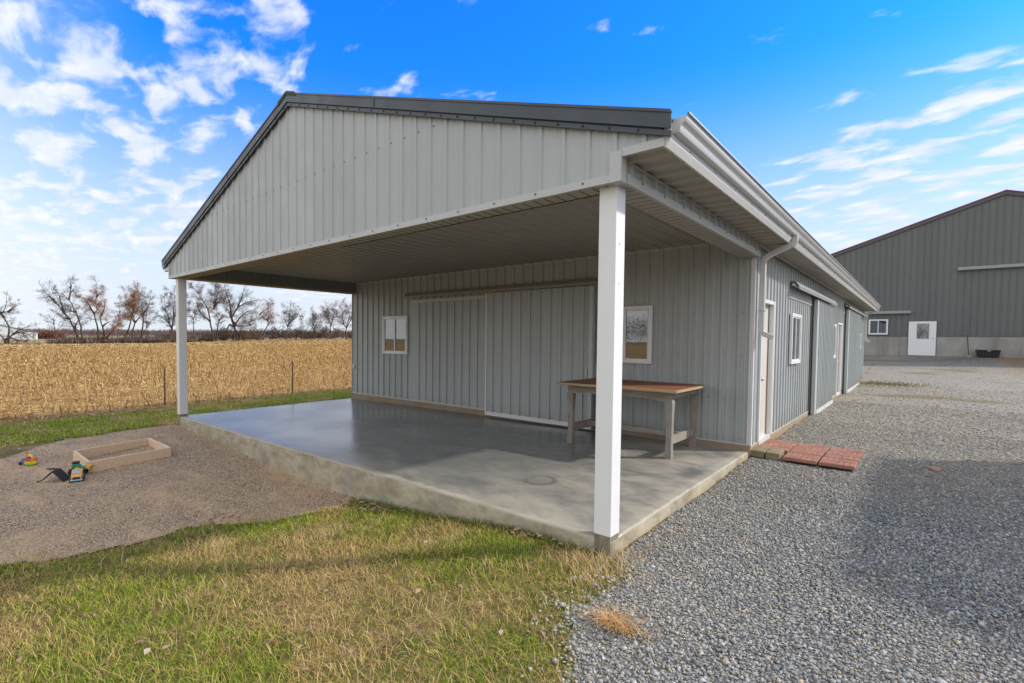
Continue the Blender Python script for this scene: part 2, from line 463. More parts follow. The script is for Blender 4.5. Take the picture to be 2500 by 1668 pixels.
def fbm(x, y, s, o=4, seed=0):
    v = 0; a = .5; tot = 0
    for i in range(o):
        v = v + a * vnoise(x * s, y * s, seed + i * 17); tot += a; a *= .5; s *= 2.03
    return v / tot
def gz(x, y, micro=True):
    x = np.atleast_1d(np.asarray(x, float)); y = np.atleast_1d(np.asarray(y, float))
    sh = x.shape; x = x.ravel(); y = y.ravel(); out = np.empty(len(x))
    xc = np.clip(x, -150, 70); yc = np.clip(y, -70, 130)
    for i in range(0, len(x), 20000):
        a = xc[i:i + 20000]; b = yc[i:i + 20000]
        d2 = (a[:, None] - ctl[None, :, 0]) ** 2 + (b[:, None] - ctl[None, :, 1]) ** 2
        out[i:i + 20000] = _k(d2) @ W[:-3] + W[-3] + W[-2] * a + W[-1] * b
    r = np.hypot(x - 0, y - 0)
    far = np.clip((np.maximum(np.maximum(-150 - x, x - 70), np.maximum(-70 - y, y - 130))) / 200., 0, 1)
    out = out * (1 - far) + 1.2 * far
    if micro:
        near = np.clip(1 - r / 40, 0, 1)
        out = out + near * ((fbm(x, y, 1.1, 3, 5) - .5) * .05 + (fbm(x, y, 5., 2, 9) - .5) * .018) * np.clip(np.minimum(np.abs(y), 2) * .9 + .15, 0, 1)
    return out.reshape(sh)

def poly_in(x, y, P):
    P = np.asarray(P, float); ins = np.zeros(x.shape, bool); n = len(P)
    for i in range(n):
        x0, y0 = P[i]; x1, y1 = P[(i + 1) % n]
        c = ((y0 > y) != (y1 > y)) & (x < (x1 - x0) * (y - y0) / (y1 - y0 + 1e-12) + x0)
        ins ^= c
    return ins
DRIVE = [(0.03, 40), (.03, .3), (.06, .16), (.22, -.17), (.2, -.54), (.17, -.85), (.24, -1.14), (.50, -1.38), (.6, -2.4), (.75, -4), (1.2, -7), (2, -12), (16, -12), (16, 40)]
DRIVE2 = [(.03, 23.1), (.03, 40), (-9, 40), (-9, 34), (-3, 24)]
PAD = [(-10.02, .02), (-10.12, -.77), (-9.95, -1.8), (-9.1, -2.7), (-8.6, -3.6), (-8.2, -5.5), (-5.6, -5.4), (-4.7, -3.9), (-4.3, -3.05), (-4.02, -2.5), (-3.88, -2.1), (-3.82, -1.55), (-3.56, -1.13), (-3.4, -.7), (-3.2, -.28), (-3.5, -.1), (-3.6, .02)]
def wob(x, y, a=.16, s=2.2):
    return (fbm(x, y, s, 3, 31) - .5) * a * 2, (fbm(x, y, s, 3, 47) - .5) * a * 2
def in_drive(x, y):
    a, b = wob(x, y); return poly_in(x + a * (y < .2), y + b * (y < .2), DRIVE) | poly_in(x + a, y + b, DRIVE2)
def in_pad(x, y):
    a, b = wob(x, y, .2); return poly_in(x + a, y + np.minimum(b, 0) , PAD)
def field_edge(y):
    return -12.75 - .12 * (y - .6) * (y > .6) * .5 + .35 * np.minimum(y - .6, 0) * -.25
def in_field(x, y):
    a, b = wob(x, y, .25); return x + a < field_edge(y)
def in_house(x, y):
    return ((x > -9.93) & (x < .03) & (y > -.03) & (y < 23.1))

def sheet(name, xs, ys, mat, fn=None, dz=0., kind='structure'):
    X, Y = np.meshgrid(xs, ys); Z = gz(X, Y) + dz
    ny, nx = X.shape
    idx = np.arange(nx * ny).reshape(ny, nx)
    F = np.stack([idx[:-1, :-1], idx[:-1, 1:], idx[1:, 1:], idx[1:, :-1]], -1).reshape(-1, 4)
    V = np.stack([X, Y, Z], -1).reshape(-1, 3)
    if fn is not None:
        c = V[F].mean(1); F = F[fn(c[:, 0], c[:, 1])]
        u, inv = np.unique(F, return_inverse=True); V = V[u]; F = inv.reshape(F.shape)
    o = np_mesh(name, V, F, mat, smooth=True)
    return tag(o, kind=kind)
def axis(a, b, step, far, g=1.25):
    mid = np.arange(a, b + step, step); lo = []; hi = []
    s = step; p = a
    while p > -far: s *= g; p -= s; lo.append(p)
    s = step; p = mid[-1]
    while p < far: s *= g; p += s; hi.append(p)
    return np.array(lo[::-1] + list(mid) + hi)
sheet('ground', axis(-16, 10, .2, 1500), axis(-7, 26, .25, 1500), MAT['ground'], None, -.012)
lawn_fn = lambda x, y: ~in_field(x, y) & ~in_house(x, y)
sheet('lawn', np.arange(-14.4, 2.3, .09), np.arange(-9, 26, .09), MAT['lawn'], lambda x, y: lawn_fn(x, y) & ~((x > .6) & (y > .5)), -.006)
sheet('gravel_drive', np.arange(-9, 16.1, .08), np.concatenate([np.arange(-9, 8, .06), np.arange(8, 36.6, .25)]), MAT['drive'], lambda x, y: in_drive(x, y) & ~((x < .03) & (y > -.2) & (y < 23.1)), .006)
sheet('gravel_pad', np.arange(-10.6, -2.8, .06), np.arange(-6, .03, .05), MAT['pad'], in_pad, .006)
sheet('corn_field', np.concatenate([axis(-40, -12.2, .25, 150, 1.1)]), axis(-12, 30, .5, 160, 1.1), MAT['field'], lambda x, y: in_field(x, y) & (x > -137) , .004)

# ------------------------------------------------------------------ grey pole barn
XR, XL, YF, YB, YE = 0., -9.9, -.08, 4.23, 23.
XC = -4.91; SL = 1 / 3.
def roofz(x, top=4.925): return top - abs(x - XC) * SL
CEIL = 3.04; BEAM = 2.75

def ribs(mb, o, u, n, s0, s1, zlo, zhi, phase=0., pitch=.2286, h=.019, screws=(), mi=0, smi=1, minor=True, v=(0, 0, 1), steep=False):
    """ribbed sheet-metal panel: profile runs along u, sheet runs along v, ribs stick out along n"""
    o = Vector(o); u = Vector(u); n = Vector(n); v = Vector(v)
    prof = [(-.027, 0), (-.017, h), (.017, h), (.027, 0)]
    if steep: prof = [(-.0215, 0), (-.0185, h), (.0185, h), (.0215, 0)]
    if minor:
        for q in (.076, .152): prof += [(q - .014, 0), (q - .006, h * .16), (q + .006, h * .16), (q + .014, 0)]
    fz = (lambda s: zlo) if not callable(zlo) else zlo
    gz_ = (lambda s: zhi) if not callable(zhi) else zhi
    P = [(s0, 0.)]
    k0 = math.floor((s0 - phase) / pitch) - 1; k1 = math.ceil((s1 - phase) / pitch) + 1
    sc = []
    for k in range(k0, k1 + 1):
        c = phase + k * pitch
        for d, hh in prof:
            s = c + d
            if s0 + 1e-4 < s < s1 - 1e-4: P.append((s, hh))
        if s0 + .03 < c < s1 - .03: sc.append(c)
    P.append((s1, 0.))
    P.sort(key=lambda p: p[0])
    vs = []; fs = []
    for s, hh in P:
        vs.append(o + u * s + n * hh + v * fz(s)); vs.append(o + u * s + n * hh + v * gz_(s))
    for i in range(len(P) - 1):
        fs.append((2 * i, 2 * i + 2, 2 * i + 3, 2 * i + 1))
    mb.add(vs, fs, mi)
    for z in screws:
        for j, c in enumerate(sc):
            s = c + .045
            if s < s1 - .01 and fz(s) + .01 < z < gz_(s) - .01:
                q = o + u * s + v * z
                r = .0075
                pts = [q + u * (r * math.cos(a)) + v * (r * math.sin(a)) for a in [math.pi * k / 3 for k in range(6)]]
                mb.prism(pts, n * .006, smi)
    return mb

barn = empty('pole_barn', (XC, 11.5, -.1), 'light grey ribbed metal barn with an open gabled porch on white posts', 'barn')
SD = [MAT['siding'], MAT['screw']]
# gable wall above the porch opening
mb = MB()
ribs(mb, (0, YF, 0), (1, 0, 0), (0, -1, 0), XL - .36, .40, lambda s: BEAM + .055 if XL - .075 < s < .075 else 2.935, lambda s: roofz(s) - .14, .0188, .2286, .0125, (3.712,))
mb.build('gable_wall', SD, barn)
mb = MB()
mb.box(XL - .08, .08, YF - .026, YF + .0, BEAM, BEAM + .06)
for i in range(22): mb.box(-.25 - i * .457, -.235 - i * .457, YF - .031, YF - .025, BEAM + .03, BEAM + .045, 1)
mb.box(-.012, .084, YF - .031, YF + .06, BEAM - .003, 2.97)            # corner cap right
mb.box(XL - .084, XL - .05, YF - .029, YF + .06, BEAM - .003, 2.97)
mb.box(.08, .405, YF - .024, YF - .0, 2.925, 2.985); mb.box(XL - .37, XL - .084, YF - .022, YF - .0, 2.925, 2.985)
build_split(mb, 'gable_trim', [MAT['siding_trim'], MAT['screw']], barn)
# header box over the front opening (boxed underside) and its inner edge strip
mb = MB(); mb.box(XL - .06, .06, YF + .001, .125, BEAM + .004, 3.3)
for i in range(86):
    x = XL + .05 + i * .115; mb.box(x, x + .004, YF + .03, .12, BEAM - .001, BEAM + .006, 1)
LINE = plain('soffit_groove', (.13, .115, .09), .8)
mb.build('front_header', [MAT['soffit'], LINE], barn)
mb = MB(); mb.box(XL + .2, -4.0, .126, .15, BEAM - .004, BEAM + .03); mb.box(XL + .185, XL + .21, .15, YB, BEAM - .004, BEAM + .022)
build_split(mb, 'header_edge_strip', MAT['yellowwood'], barn)
mb = MB(); mb.box(-4.0, -.16, .126, .14, BEAM + .0, BEAM + .02); mb.build('header_edge_channel', MAT['dark'], barn)
# side beams of the porch
mb = MB(); mb.box(-.165, .055, .14, YB - .02, BEAM + .003, 3.2)
for i in range(36):
    y = .2 + i * .115; mb.box(-.14, .05, y, y + .004, BEAM - .0005, BEAM + .006, 1)
mb.box(-.172, -.166, .15, YB - .02, BEAM + .001, BEAM + .04, 1)
mb.build('side_beam', [MAT['soffit'], plain('soffit_groove_faint', (.24, .22, .18), .8)], barn)
mb = MB(); mb.box(XL - .06, XL + .18, .14, YB - .02, BEAM + .006, 3.2); mb.build('side_beam', MAT['soffit'], barn)
mb = MB(); ribs(mb, (.058, 0, 0), (0, 1, 0), (1, 0, 0), YF, YB - .03, BEAM + .06, 2.93, .1, .2286, .024, mi=2)
mb.box(.056, .086, .0, YB - .03, BEAM, BEAM + .075)
for i in range(9): mb.box(.084, .092, .25 + i * .457, .265 + i * .457, BEAM + .05, BEAM + .065, 1)
mb.build('beam_cladding', [MAT['siding_trim'], MAT['screw'], MAT['siding']], barn)
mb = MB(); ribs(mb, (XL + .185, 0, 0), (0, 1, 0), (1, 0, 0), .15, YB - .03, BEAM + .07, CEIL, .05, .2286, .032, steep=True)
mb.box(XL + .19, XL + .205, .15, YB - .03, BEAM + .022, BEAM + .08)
mb.build('beam_cladding', [paint('beam_cladding_shaded', (.20, .21, .185), .5), MAT['screw']], barn)  # siding tone darkened here: the shade under the roof is in the colour
# porch ceiling, ribs run back towards the wall
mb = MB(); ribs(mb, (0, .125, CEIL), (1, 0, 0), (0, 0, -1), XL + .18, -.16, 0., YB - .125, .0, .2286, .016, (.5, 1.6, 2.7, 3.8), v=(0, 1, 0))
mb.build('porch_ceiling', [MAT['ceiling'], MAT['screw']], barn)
# porch wall
mb = MB(); ribs(mb, (0, YB, 0), (1, 0, 0), (0, -1, 0), XL + .02, -.005, .09, CEIL, -.17, .2316, .028, (.15, .72, 1.366, 1.98, 2.673), steep=True)
mb.build('porch_wall', SD, barn)
mb = MB(); mb.box(XL, .004, YB - .03, YB - .001, .072, .094); mb.box(XL, -.18, YB - .02, YB - .001, CEIL - .045, CEIL - .003)
mb.box(XL - .004, XL + .045, YB - .012, YB + .06, .08, CEIL)
build_split(mb, 'porch_wall_trim', MAT['siding_trim'], barn)
mb = MB(); mb.box(-.034, -.012, YB - .018, YB - .0, .085, CEIL - .3); mb.box(-.009, .024, YB - .012, YB + .05, .06, 2.93)
build_split(mb, 'corner_trim', MAT['white_metal'], barn)
mb = MB(); mb.box(XL, .018, YB - .036, YB - .003, -.16, .071); mb.build('base_board', MAT['lumber_x'], barn)
mb = MB(); mb.box(XR - .03, XR + .014, YB - .005, 9.2, -.3, .06); mb.box(XR - .03, XR + .014, 12.25, 15.4, -.3, .04); mb.box(XR - .03, XR + .014, 20.1, YE, -.3, .09)
build_split(mb, 'base_board', MAT['lumber_y'], barn)
# side wall (right), with door openings left free
mb = MB()
A = ((XR, 0, 0), (0, 1, 0), (1, 0, 0)); scr = (.16, .75, 1.35, 1.95, 2.55)
for s0, s1, z0, z1 in ((YB + .02, 4.66, .065, 2.94), (4.66, 5.46, 2.2, 2.94), (5.46, 13.9, .065, 2.94), (13.9, 14.85, 2.18, 2.94), (14.85, YE, .09, 2.94)):
    ribs(mb, *A, s0, s1, z0, z1, .03, .2286, .019, scr)
mb.build('side_wall', SD, barn)
mb = MB(); mb.box(-.002, .021, YB + .03, 9.2, .05, .068); mb.box(-.002, .021, YE - .045, YE + .02, .07, 2.94); mb.box(-.002, .02, 12.2, 13.8, .04, .068)
build_split(mb, 'side_wall_trim', MAT['siding_trim'], barn)
# left and back walls close the building
mb = MB(); ribs(mb, (XL, 0, 0), (0, 1, 0), (-1, 0, 0), YB, YE, -.1, 2.94); ribs(mb, (0, YE, 0), (1, 0, 0), (0, 1, 0), XL, 0, .0, lambda s: roofz(s) - .1)
ribs(mb, (XL - .06, 0, 0), (0, 1, 0), (-1, 0, 0), YF, YB, BEAM, 2.94)
build_split(mb, 'rear_wall', SD, barn)
# roof
mb = MB()
for sg in (1, -1):
    w = 5.355
    e = Vector((sg * w, 0, -w * SL)).normalized(); nn = Vector((sg * SL, 0, 1)).normalized()
    ribs(mb, (XC, 0, 4.89), (0, 1, 0), nn, YF - .05, YE + .1, 0., w / math.cos(math.atan(SL)), .05, .2286, .019, v=e)
    a = Vector((XC, YF - .045, 4.885)); b = a + e * (w / math.cos(math.atan(SL)))
    mb.prism([a, b, b - nn * .028, a - nn * .028], (0, YE + .13 - YF, 0))
mb.build('roof', MAT['roof'], barn)
mb = MB()
for sg in (1, -1):
    e = Vector((sg * .24, 0, -.24 * SL)); a = Vector((XC, YF - .075, 4.955)); 
    mb.prism([a, a + e, a + e + Vector((0, 0, -.022)), a + Vector((0, 0, -.022))], (0, YE + .2 - YF, 0))
    mb.prism([a + Vector((0, .004, -.022)), a + e + Vector((0, .004, -.022)), a + e + Vector((0, .004, -.06)), a + Vector((0, .004, -.05))], (0, .05, 0), 1)
mb.build('ridge_cap', [MAT['roof'], plain('mossy_closure', (.05, .065, .03), .9)], barn)
mb = MB()
for sg in (1, -1):
    for y0, y1, d0, d1 in ((YF - .062, YF - .05, .012, -.105), (YF - .05, YF - .027, -.118, -.155), (YF - .07, YF - .04, .022, .0)):
        w = 5.372
        a = (XC, y0, 4.915); b = (XC + sg * w, y0, 4.915 - w * SL)
        mb.prism([(a[0], y0, a[2] + d0), (b[0], y0, b[2] + d0), (b[0], y0, b[2] + d1), (a[0], y0, a[2] + d1)], (0, y1 - y0, 0))
    xs = XC + sg * 2.0
    mb.box(xs - .004, xs + .004, YF - .066, YF - .06, roofz(xs) - .11, roofz(xs) + .0, 1)
    for k in range(24):
        x = XC + sg * (.1 + k * .2286)
        if abs(x - XC) < 5.3: mb.box(x - .008, x + .008, YF - .056, YF - .049, roofz(x) - .152, roofz(x) - .136, 1)
mb.prism([(XC - 5.3, YF - .046, roofz(XC - 5.3) - .11), (XC, YF - .046, 4.925 - .115), (XC + 5.3, YF - .046, roofz(XC + 5.3) - .11), (XC + 5.3, YF - .046, roofz(XC + 5.3) - .13), (XC, YF - .046, 4.925 - .135), (XC - 5.3, YF - .046, roofz(XC - 5.3) - .13)], (0, .04, 0), 2)
mb.build('rake_trim', [MAT['roof'], MAT['dark'], MAT['dark']], barn)
# eaves
mb = MB(); ribs(mb, (.06, 0, 2.945), (0, 1, 0), (0, 0, -1), YF, YE, 0., .345, .05, .229, .03, v=(1, 0, 0), minor=False)
mb.box(.058, .085, .02, YE, 2.905, 2.925)
mb.build('soffit', [MAT['soffit'], MAT['screw']], barn)
mb = MB(); mb.box(XL - .36, XL - .06, YF, YE, 2.935, 2.945); mb.build('soffit', MAT['soffit'], barn)
mb = MB(); mb.prism([(.395, YF - .012, 2.918), (.413, YF - .012, 2.918), (.44, YF - .012, 2.965), (.44, YF - .012, 3.09), (.395, YF - .012, 3.09)], (0, YE - YF, 0))
for i in range(24): mb.box(.438, .444, .3 + i * .61, .31 + i * .61, 2.985, 2.995, 1)
mb.build('fascia', [MAT['white_metal'], MAT['screw']], barn)
mb = MB(); mb.box(XL - .37, XL - .355, YF - .01, YE, 2.92, 3.1); mb.build('fascia', MAT['white_metal'], barn)
gut = MB()
prof = [(.441, 3.115), (.441, 3.015), (.490, 3.015), (.496, 3.026), (.498, 3.042), (.503, 3.056), (.514, 3.068), (.528, 3.079), (.537, 3.093), (.540, 3.112), (.542, 3.128), (.556, 3.134), (.557, 3.122)]
inner = [(x - .0025 if i > 1 else x + .0025, z + (.0025 if i in (1, 2) else 0)) for i, (x, z) in enumerate(prof)]
n = len(prof)
y0, y1 = YF + .02, YE + .05
gut.add([(x, y0, z) for x, z in prof] + [(x, y1, z) for x, z in prof], [(i, i + 1, i + 1 + n, i + n) for i in range(n - 1)])
gut.add([(x, y0 + .002, z) for x, z in prof[:10]], [tuple(range(10))]); gut.add([(x, y1 - .002, z) for x, z in prof[:10]], [tuple(range(10))])
gut.add([(.4425, y0, 3.02), (.499, y0, 3.034), (.499, y1, 3.034), (.4425, y1, 3.02)], [(0, 1, 2, 3)])
gutter = gut.build('gutter', MAT['gutter'], barn)
for yy, z1 in ((4.33, 1.78), (YE - .28, 1.78)):
    mb = MB()
    P = [(.475, yy, 3.03), (.475, yy, 2.955)] + [(.475 - .09 * math.sin(a) * 0 - .06 * (1 - math.cos(a)), yy, 2.955 - .06 * math.sin(a)) for a in (.4, .8, 1.1)] + \
        [(.17, yy + .02, 2.79)] + [(.13, yy + .02, 2.765), (.1, yy + .02, 2.73), (.088, yy + .02, 2.68)] + [(.085, yy + .02, z1 + .02), (.09, yy + .02, z1 - .06), (.12, yy + .025, z1 - .105), (.235, yy + .05, z1 - .16)]
    mb.tube(P, .05, 4, sq=(0, 1, 0))
    mb.box(.038, .133, yy - .03, yy + .07, z1 + .22, z1 + .24)
    d = mb.build('downspout', MAT['gutter'], barn, bevel=.008)
# white wrapped posts
for x0 in (-.15, XL):
    mb = MB(); zb = .0 if x0 > -1 else -.058
    mb.box(x0, x0 + .15, -.006, .148, zb, BEAM + .01)
    p = mb.build('post', MAT['white'], barn, bevel=.006, seg=2)
    for zz in (2.35, 2.13): pass
    mb = MB(); mb.box(x0 + .006, x0 + .146, -.003, .142, -.75, zb + .02); mb.build('post_base', MAT['posttimber'], p, bevel=.004)
    sc = MB()
    for zz in ((2.31, 2.0) if x0 > -1 else (1.95,)):
        sc = MB(); sc.box(x0 + .148, x0 + .154, .05, .058, zz, zz + .008); sc.build('post_screw', MAT['screw'], p)
# porch floor
bm = bmesh.new()
nx, ny = 40, 16
def slabz(x, y):
    a = (x - XL) / (XR - XL); b = y / YB
    return (-.10 * (1 - a) - .03 * a) * (1 - b) + (-.07 * (1 - a) - .007 * a) * b
g = {}
for i in range(nx + 1):
    for j in range(ny + 1):
        x = XL + (XR - XL) * i / nx; y = (YB + .05) * j / ny
        g[i, j] = bm.verts.new((x, y, slabz(x, y) + .004 * math.sin(x * 1.3 + y)))
for i in range(nx):
    for j in range(ny): bm.faces.new((g[i, j], g[i + 1, j], g[i + 1, j + 1], g[i, j + 1]))
bnd = [e for e in bm.edges if e.is_boundary]
ex = bmesh.ops.extrude_edge_only(bm, edges=bnd)
for vv in [q for q in ex['geom'] if isinstance(q, bmesh.types.BMVert)]: vv.co.z = -.8
bmesh.ops.recalc_face_normals(bm, faces=bm.faces[:])
ed = [e for e in bm.edges if len(e.link_faces) == 2 and e.calc_face_angle(0) > .8 and abs(e.verts[0].co.z - e.verts[1].co.z) < .1]
bmesh.ops.bevel(bm, geom=ed, offset=.028, segments=4, affect='EDGES', profile=.5)
me = bpy.data.meshes.new('porch_floor')
b = base_of(barn)
bmesh.ops.translate(bm, verts=bm.verts, vec=-b)
bm.to_mesh(me); bm.free(); me.materials.append(MAT['concrete']); me.polygons.foreach_set('use_smooth', [True] * len(me.polygons))
fl = link(bpy.data.objects.new('porch_floor', me), barn)
# texture space: world coordinates are wanted, so move the mesh origin to the world origin
me.transform(Matrix.Translation(b)); fl.location = -b

def window(par, o, u, n, w, h, fr=.06, glassin=.03, slider=True, mat='white'):
    """window in a wall: o lower-left corner, u along the wall, n outward"""
    o = Vector(o); u = Vector(u); n = Vector(n); z = Vector((0, 0, 1))
    def bx(mb, a0, a1, z0, z1, d0, d1):
        p = [o + u * a0 + z * z0 + n * d0, o + u * a1 + z * z0 + n * d0, o + u * a1 + z * z1 + n * d0, o + u * a0 + z * z1 + n * d0]
        mb.prism(p, n * (d1 - d0))
    mb = MB(); D = .045
    bx(mb, 0, fr, 0, h, 0, D); bx(mb, w - fr, w, 0, h, 0, D); bx(mb, fr, w - fr, 0, fr, 0, D - .001); bx(mb, fr, w - fr, h - fr, h, 0, D - .001)
    s = .022
    a, c = fr, w - fr
    bx(mb, a, a + s, fr, h - fr, 0, D - .014); bx(mb, c - s, c, fr, h - fr, 0, D - .014)
    bx(mb, a + s, c - s, fr, fr + s, 0, D - .015); bx(mb, a + s, c - s, h - fr - s, h - fr, 0, D - .015)
    f = mb.build('window', MAT[mat], par, bevel=.003, seg=1)
    if slider:
        mb = MB(); bx(mb, w / 2 - .02, w / 2 + .02, fr + s, h - fr - s, 0, D - .01); mb.build('mullion', MAT[mat], f)
    mb = MB(); bx(mb, a, c, fr, h - fr, .004, D - .03); mb.build('glass', MAT['glass'], f)
    return f
NF = (0, -1, 0)
window(barn, (-8.485, YB - .018, 1.18), (1, 0, 0), NF, .95, .935, .055)
window(barn, (-2.40, YB - .018, 1.19), (1, 0, 0), NF, .94, .94, .055)
window(barn, (.017, 6.80, 1.16), (0, 1, 0), (1, 0, 0), .92, .93, .06)
window(barn, (.017, 12.24, 1.14), (0, 1, 0), (1, 0, 0), .92, .93, .06)
window(barn, (.017, 20.1, 1.34), (0, 1, 0), (1, 0, 0), .9, .6, .06)
# sliding doors on the porch
mb = MB(); ribs(mb, (0, YB - .03, 0), (1, 0, 0), NF, -7.33, -5.0, .11, 2.43, -.17, .2316, .026, (.15, .72, 1.366, 1.98), steep=True); 
mb.box(-7.33, -4.9, YB - .029, YB - .0225, .1, 2.42)
L1 = mb.build('sliding_door', SD, barn)
mb = MB(); mb.box(-7.4, -4.96, YB - .055, YB - .03, 2.40, 2.475); mb.box(-7.33, -4.96, YB - .05, YB - .03, .085, .112); build_split(mb, 'door_trim', MAT['siding_trim'], L1)
mb = MB(); mb.box(-4.93, -2.47, YB - .112, YB - .07, .01, 2.51); ribs(mb, (0, YB - .115, 0), (1, 0, 0), NF, -4.915, -2.53, .08, 2.49, -.13, .2316, .026, (.12, .75, 1.36, 1.97, 2.44), steep=True)
L2 = mb.build('sliding_door', SD, barn)
mb = MB(); mb.box(-4.93, -2.5, YB - .128, YB - .069, .004, .082); mb.box(-4.945, -4.915, YB - .136, YB - .068, .003, 2.5); build_split(mb, 'door_trim', MAT['white_metal'], L2)
mb = MB(); mb.box(-2.545, -2.475, YB - .15, YB - .066, .01, 2.505); mb.build('door_edge', MAT['siding_trim'], L2)
mb = MB(); mb.box(-2.60, -2.565, YB - .165, YB - .13, .92, 1.05); mb.tube([(-2.58, YB - .15, 1.05), (-2.575, YB - .15, 1.085)], .008, 6); mb.build('latch', MAT['siding_trim'], L2, bevel=.004)
mb = MB(); mb.prism([(-7.53, YB - .02, 2.65), (-7.53, YB - .10, 2.635), (-7.53, YB - .155, 2.57), (-7.53, YB - .155, 2.52), (-7.53, YB - .145, 2.52), (-7.53, YB - .145, 2.56), (-7.53, YB - .09, 2.62), (-7.53, YB - .02, 2.63)], (5.12, 0, 0))
mb.box(-7.5, -2.44, YB - .1, YB - .06, 2.56, 2.6)
mb.build('door_track_cover', paint('track_cover_brown_grey', (.27, .255, .225), .5), barn)
mb = MB(); mb.box(-9.815, -9.745, YB - .05, YB - .018, .74, .85); mb.box(-9.80, -9.76, YB - .058, YB - .049, .755, .835); mb.build('outlet_box', MAT['white'], barn, bevel=.004)

# side-wall doors
def entry_door(y0, y1, z0, z1):
    mb = MB()
    mb.box(-.12, .03, y0 - .045, y0 + .03, z0, z1 + .055); mb.box(-.12, .03, y1 - .03, y1 + .045, z0, z1 + .055); mb.box(-.12, .03, y0 + .03, y1 - .03, z1, z1 + .056)
    mb.box(-.012, .036, y0 - .05, y0 - .0, z0, z1 + .06); mb.box(-.012, .036, y1 + .0, y1 + .05, z0, z1 + .06)
    f = mb.build('door_frame', MAT['white'], barn, bevel=.004, seg=1)
    mb = MB(); mb.box(-.12, .025, y0 + .03, y1 - .03, z0 - .05, z0 + .01); mb.build('threshold', MAT['white_metal'], f)
    mb = MB(); mb.box(-.10, -.045, y0 + .034, y1 - .034, z0 + .012, z1 - .003); d = mb.build('door', MAT['doorwhite'], barn)
    mb = MB(); mb.box(-.046, -.038, y0 + .031, y0 + .044, z0 + .02, z1); mb.box(-.046, -.038, y1 - .044, y1 - .031, z0 + .02, z1); build_split(mb, 'weather_strip', plain('weatherstrip_brown', (.16, .08, .045), .8), d)
    for zz, r in ((1.0, .03), (1.16, .028)):
        mb = MB(); mb.tube([(-.047, y0 + .10, zz), (-.038, y0 + .10, zz)], r, 12)
        if zz < 1.1: mb.tube([(-.04, y0 + .10, zz), (.005, y0 + .10, zz)], .012, 8); mb.ball((.02, y0 + .10, zz), .03, n=10)
        else: mb.tube([(-.04, y0 + .10, zz), (-.025, y0 + .10, zz)], .02, 10)
        mb.build('door_knob' if zz < 1.1 else 'deadbolt', MAT['knob'], d, smooth=True)
entry_door(4.66, 5.46, .065, 2.15); entry_door(13.92, 14.84, .05, 2.1)
for (ya, yb, zt, hood0, hood1, ribmin) in ((9.22, 12.25, 2.5, 6.7, 12.15, True), (15.55, 20.05, 2.62, 15.2, 22.6, True)):
    mb = MB(); mb.box(.06, .10, ya, yb, -.02, zt); ribs(mb, (.103, 0, 0), (0, 1, 0), (1, 0, 0), ya + .24, yb - .01, .055, zt, .03, .2286, .018, (.5, 1.1, 1.7))
    dd = mb.build('sliding_door', SD, barn)
    mb = MB(); mb.box(.05, .122, ya - .012, ya + .012, -.03, zt); mb.box(.1, .118, ya + .012, ya + .24, -.02, zt - .01); build_split(mb, 'door_edge', MAT['siding_trim'], dd)
    mb = MB(); mb.box(.055, .13, ya + .24, yb, -.035, .055); mb.build('door_trim', MAT['white_metal'], dd)
    mb = MB(); mb.box(.0, .03, ya - .1, ya - .015, 0.02, zt + .1); mb.build('door_gap_strip', plain('gap_shade', (.10, .105, .105), .6), dd)  # dark strip with the shade of the door gap put into its colour
    mb = MB(); zt2 = zt + .03
    mb.prism([(.02, hood0, zt2 + .13), (.10, hood0, zt2 + .125), (.165, hood0, zt2 + .04), (.165, hood0, zt2 - .02), (.155, hood0, zt2 - .02), (.155, hood0, zt2 + .03), (.095, hood0, zt2 + .11), (.02, hood0, zt2 + .115)], (0, hood1 - hood0, 0))
    h = mb.build('door_track_cover', paint('track_cover_grey', (.23, .235, .235), .5), barn)
    mb = MB(); mb.tube([(.08, hood0 - .02, zt2 + .06), (.08, hood1 + .03, zt2 + .06)], .024, 10); mb.build('track_rail', MAT['white_metal'], h)
    mb = MB(); mb.box(.002, .022, hood0 - .01, ya - .02, zt2 - .17, zt2 + .0); mb.build('track_board', MAT['siding'], h)

# ------------------------------------------------------------------ large charcoal barn behind
YG = 36.; gx0, gx1, gp, gr = -8.0, 18.4, 5.2, 10.07
big = empty('charcoal_barn', (5.2, 48, .8), 'big charcoal metal barn with concrete base and dark red roof edge', 'barn')
def bz(x): return gr - abs(x - gp) * .339
mb = MB(); ribs(mb, (0, YG, 0), (1, 0, 0), (0, -1, 0), gx0, gx1, 1.985, lambda s: bz(s) - .1, .1, .3, .03, minor=False)
ribs(mb, (gx0, 0, 0), (0, 1, 0), (-1, 0, 0), YG, 62, 1.985, bz(gx0), .1, .3, .03, minor=False); ribs(mb, (gx1, 0, 0), (0, 1, 0), (1, 0, 0), YG, 62, 1.985, bz(gx1), .1, .3, .03, minor=False)
mb.box(gx0, gx1, 61.9, 62, 1, 5)
mb.build('wall', [MAT['darkgrey_siding'], MAT['screw']], big)
mb = MB()
mb.box(gx0 - .05, 1.28, YG - .05, YG + .3, .2, 1.98); mb.box(2.6, gx1 + .05, YG - .05, YG + .3, .2, 1.98); mb.box(gx0 - .05, gx0 + .3, YG + .3, 62, .2, 1.98)
build_split(mb, 'foundation', MAT['foundation'], big)
mb = MB()
for sg, xe in ((-1, gx0 - .3), (1, gx1 + .3)):
    mb.prism([(gp, YG - .12, gr + .03), (xe, YG - .12, bz(xe) + .03), (xe, YG - .12, bz(xe) - .02), (gp, YG - .12, gr - .02)], (0, 26.5, 0))
mb.build('roof', MAT['redroof'], big)
mb = MB()
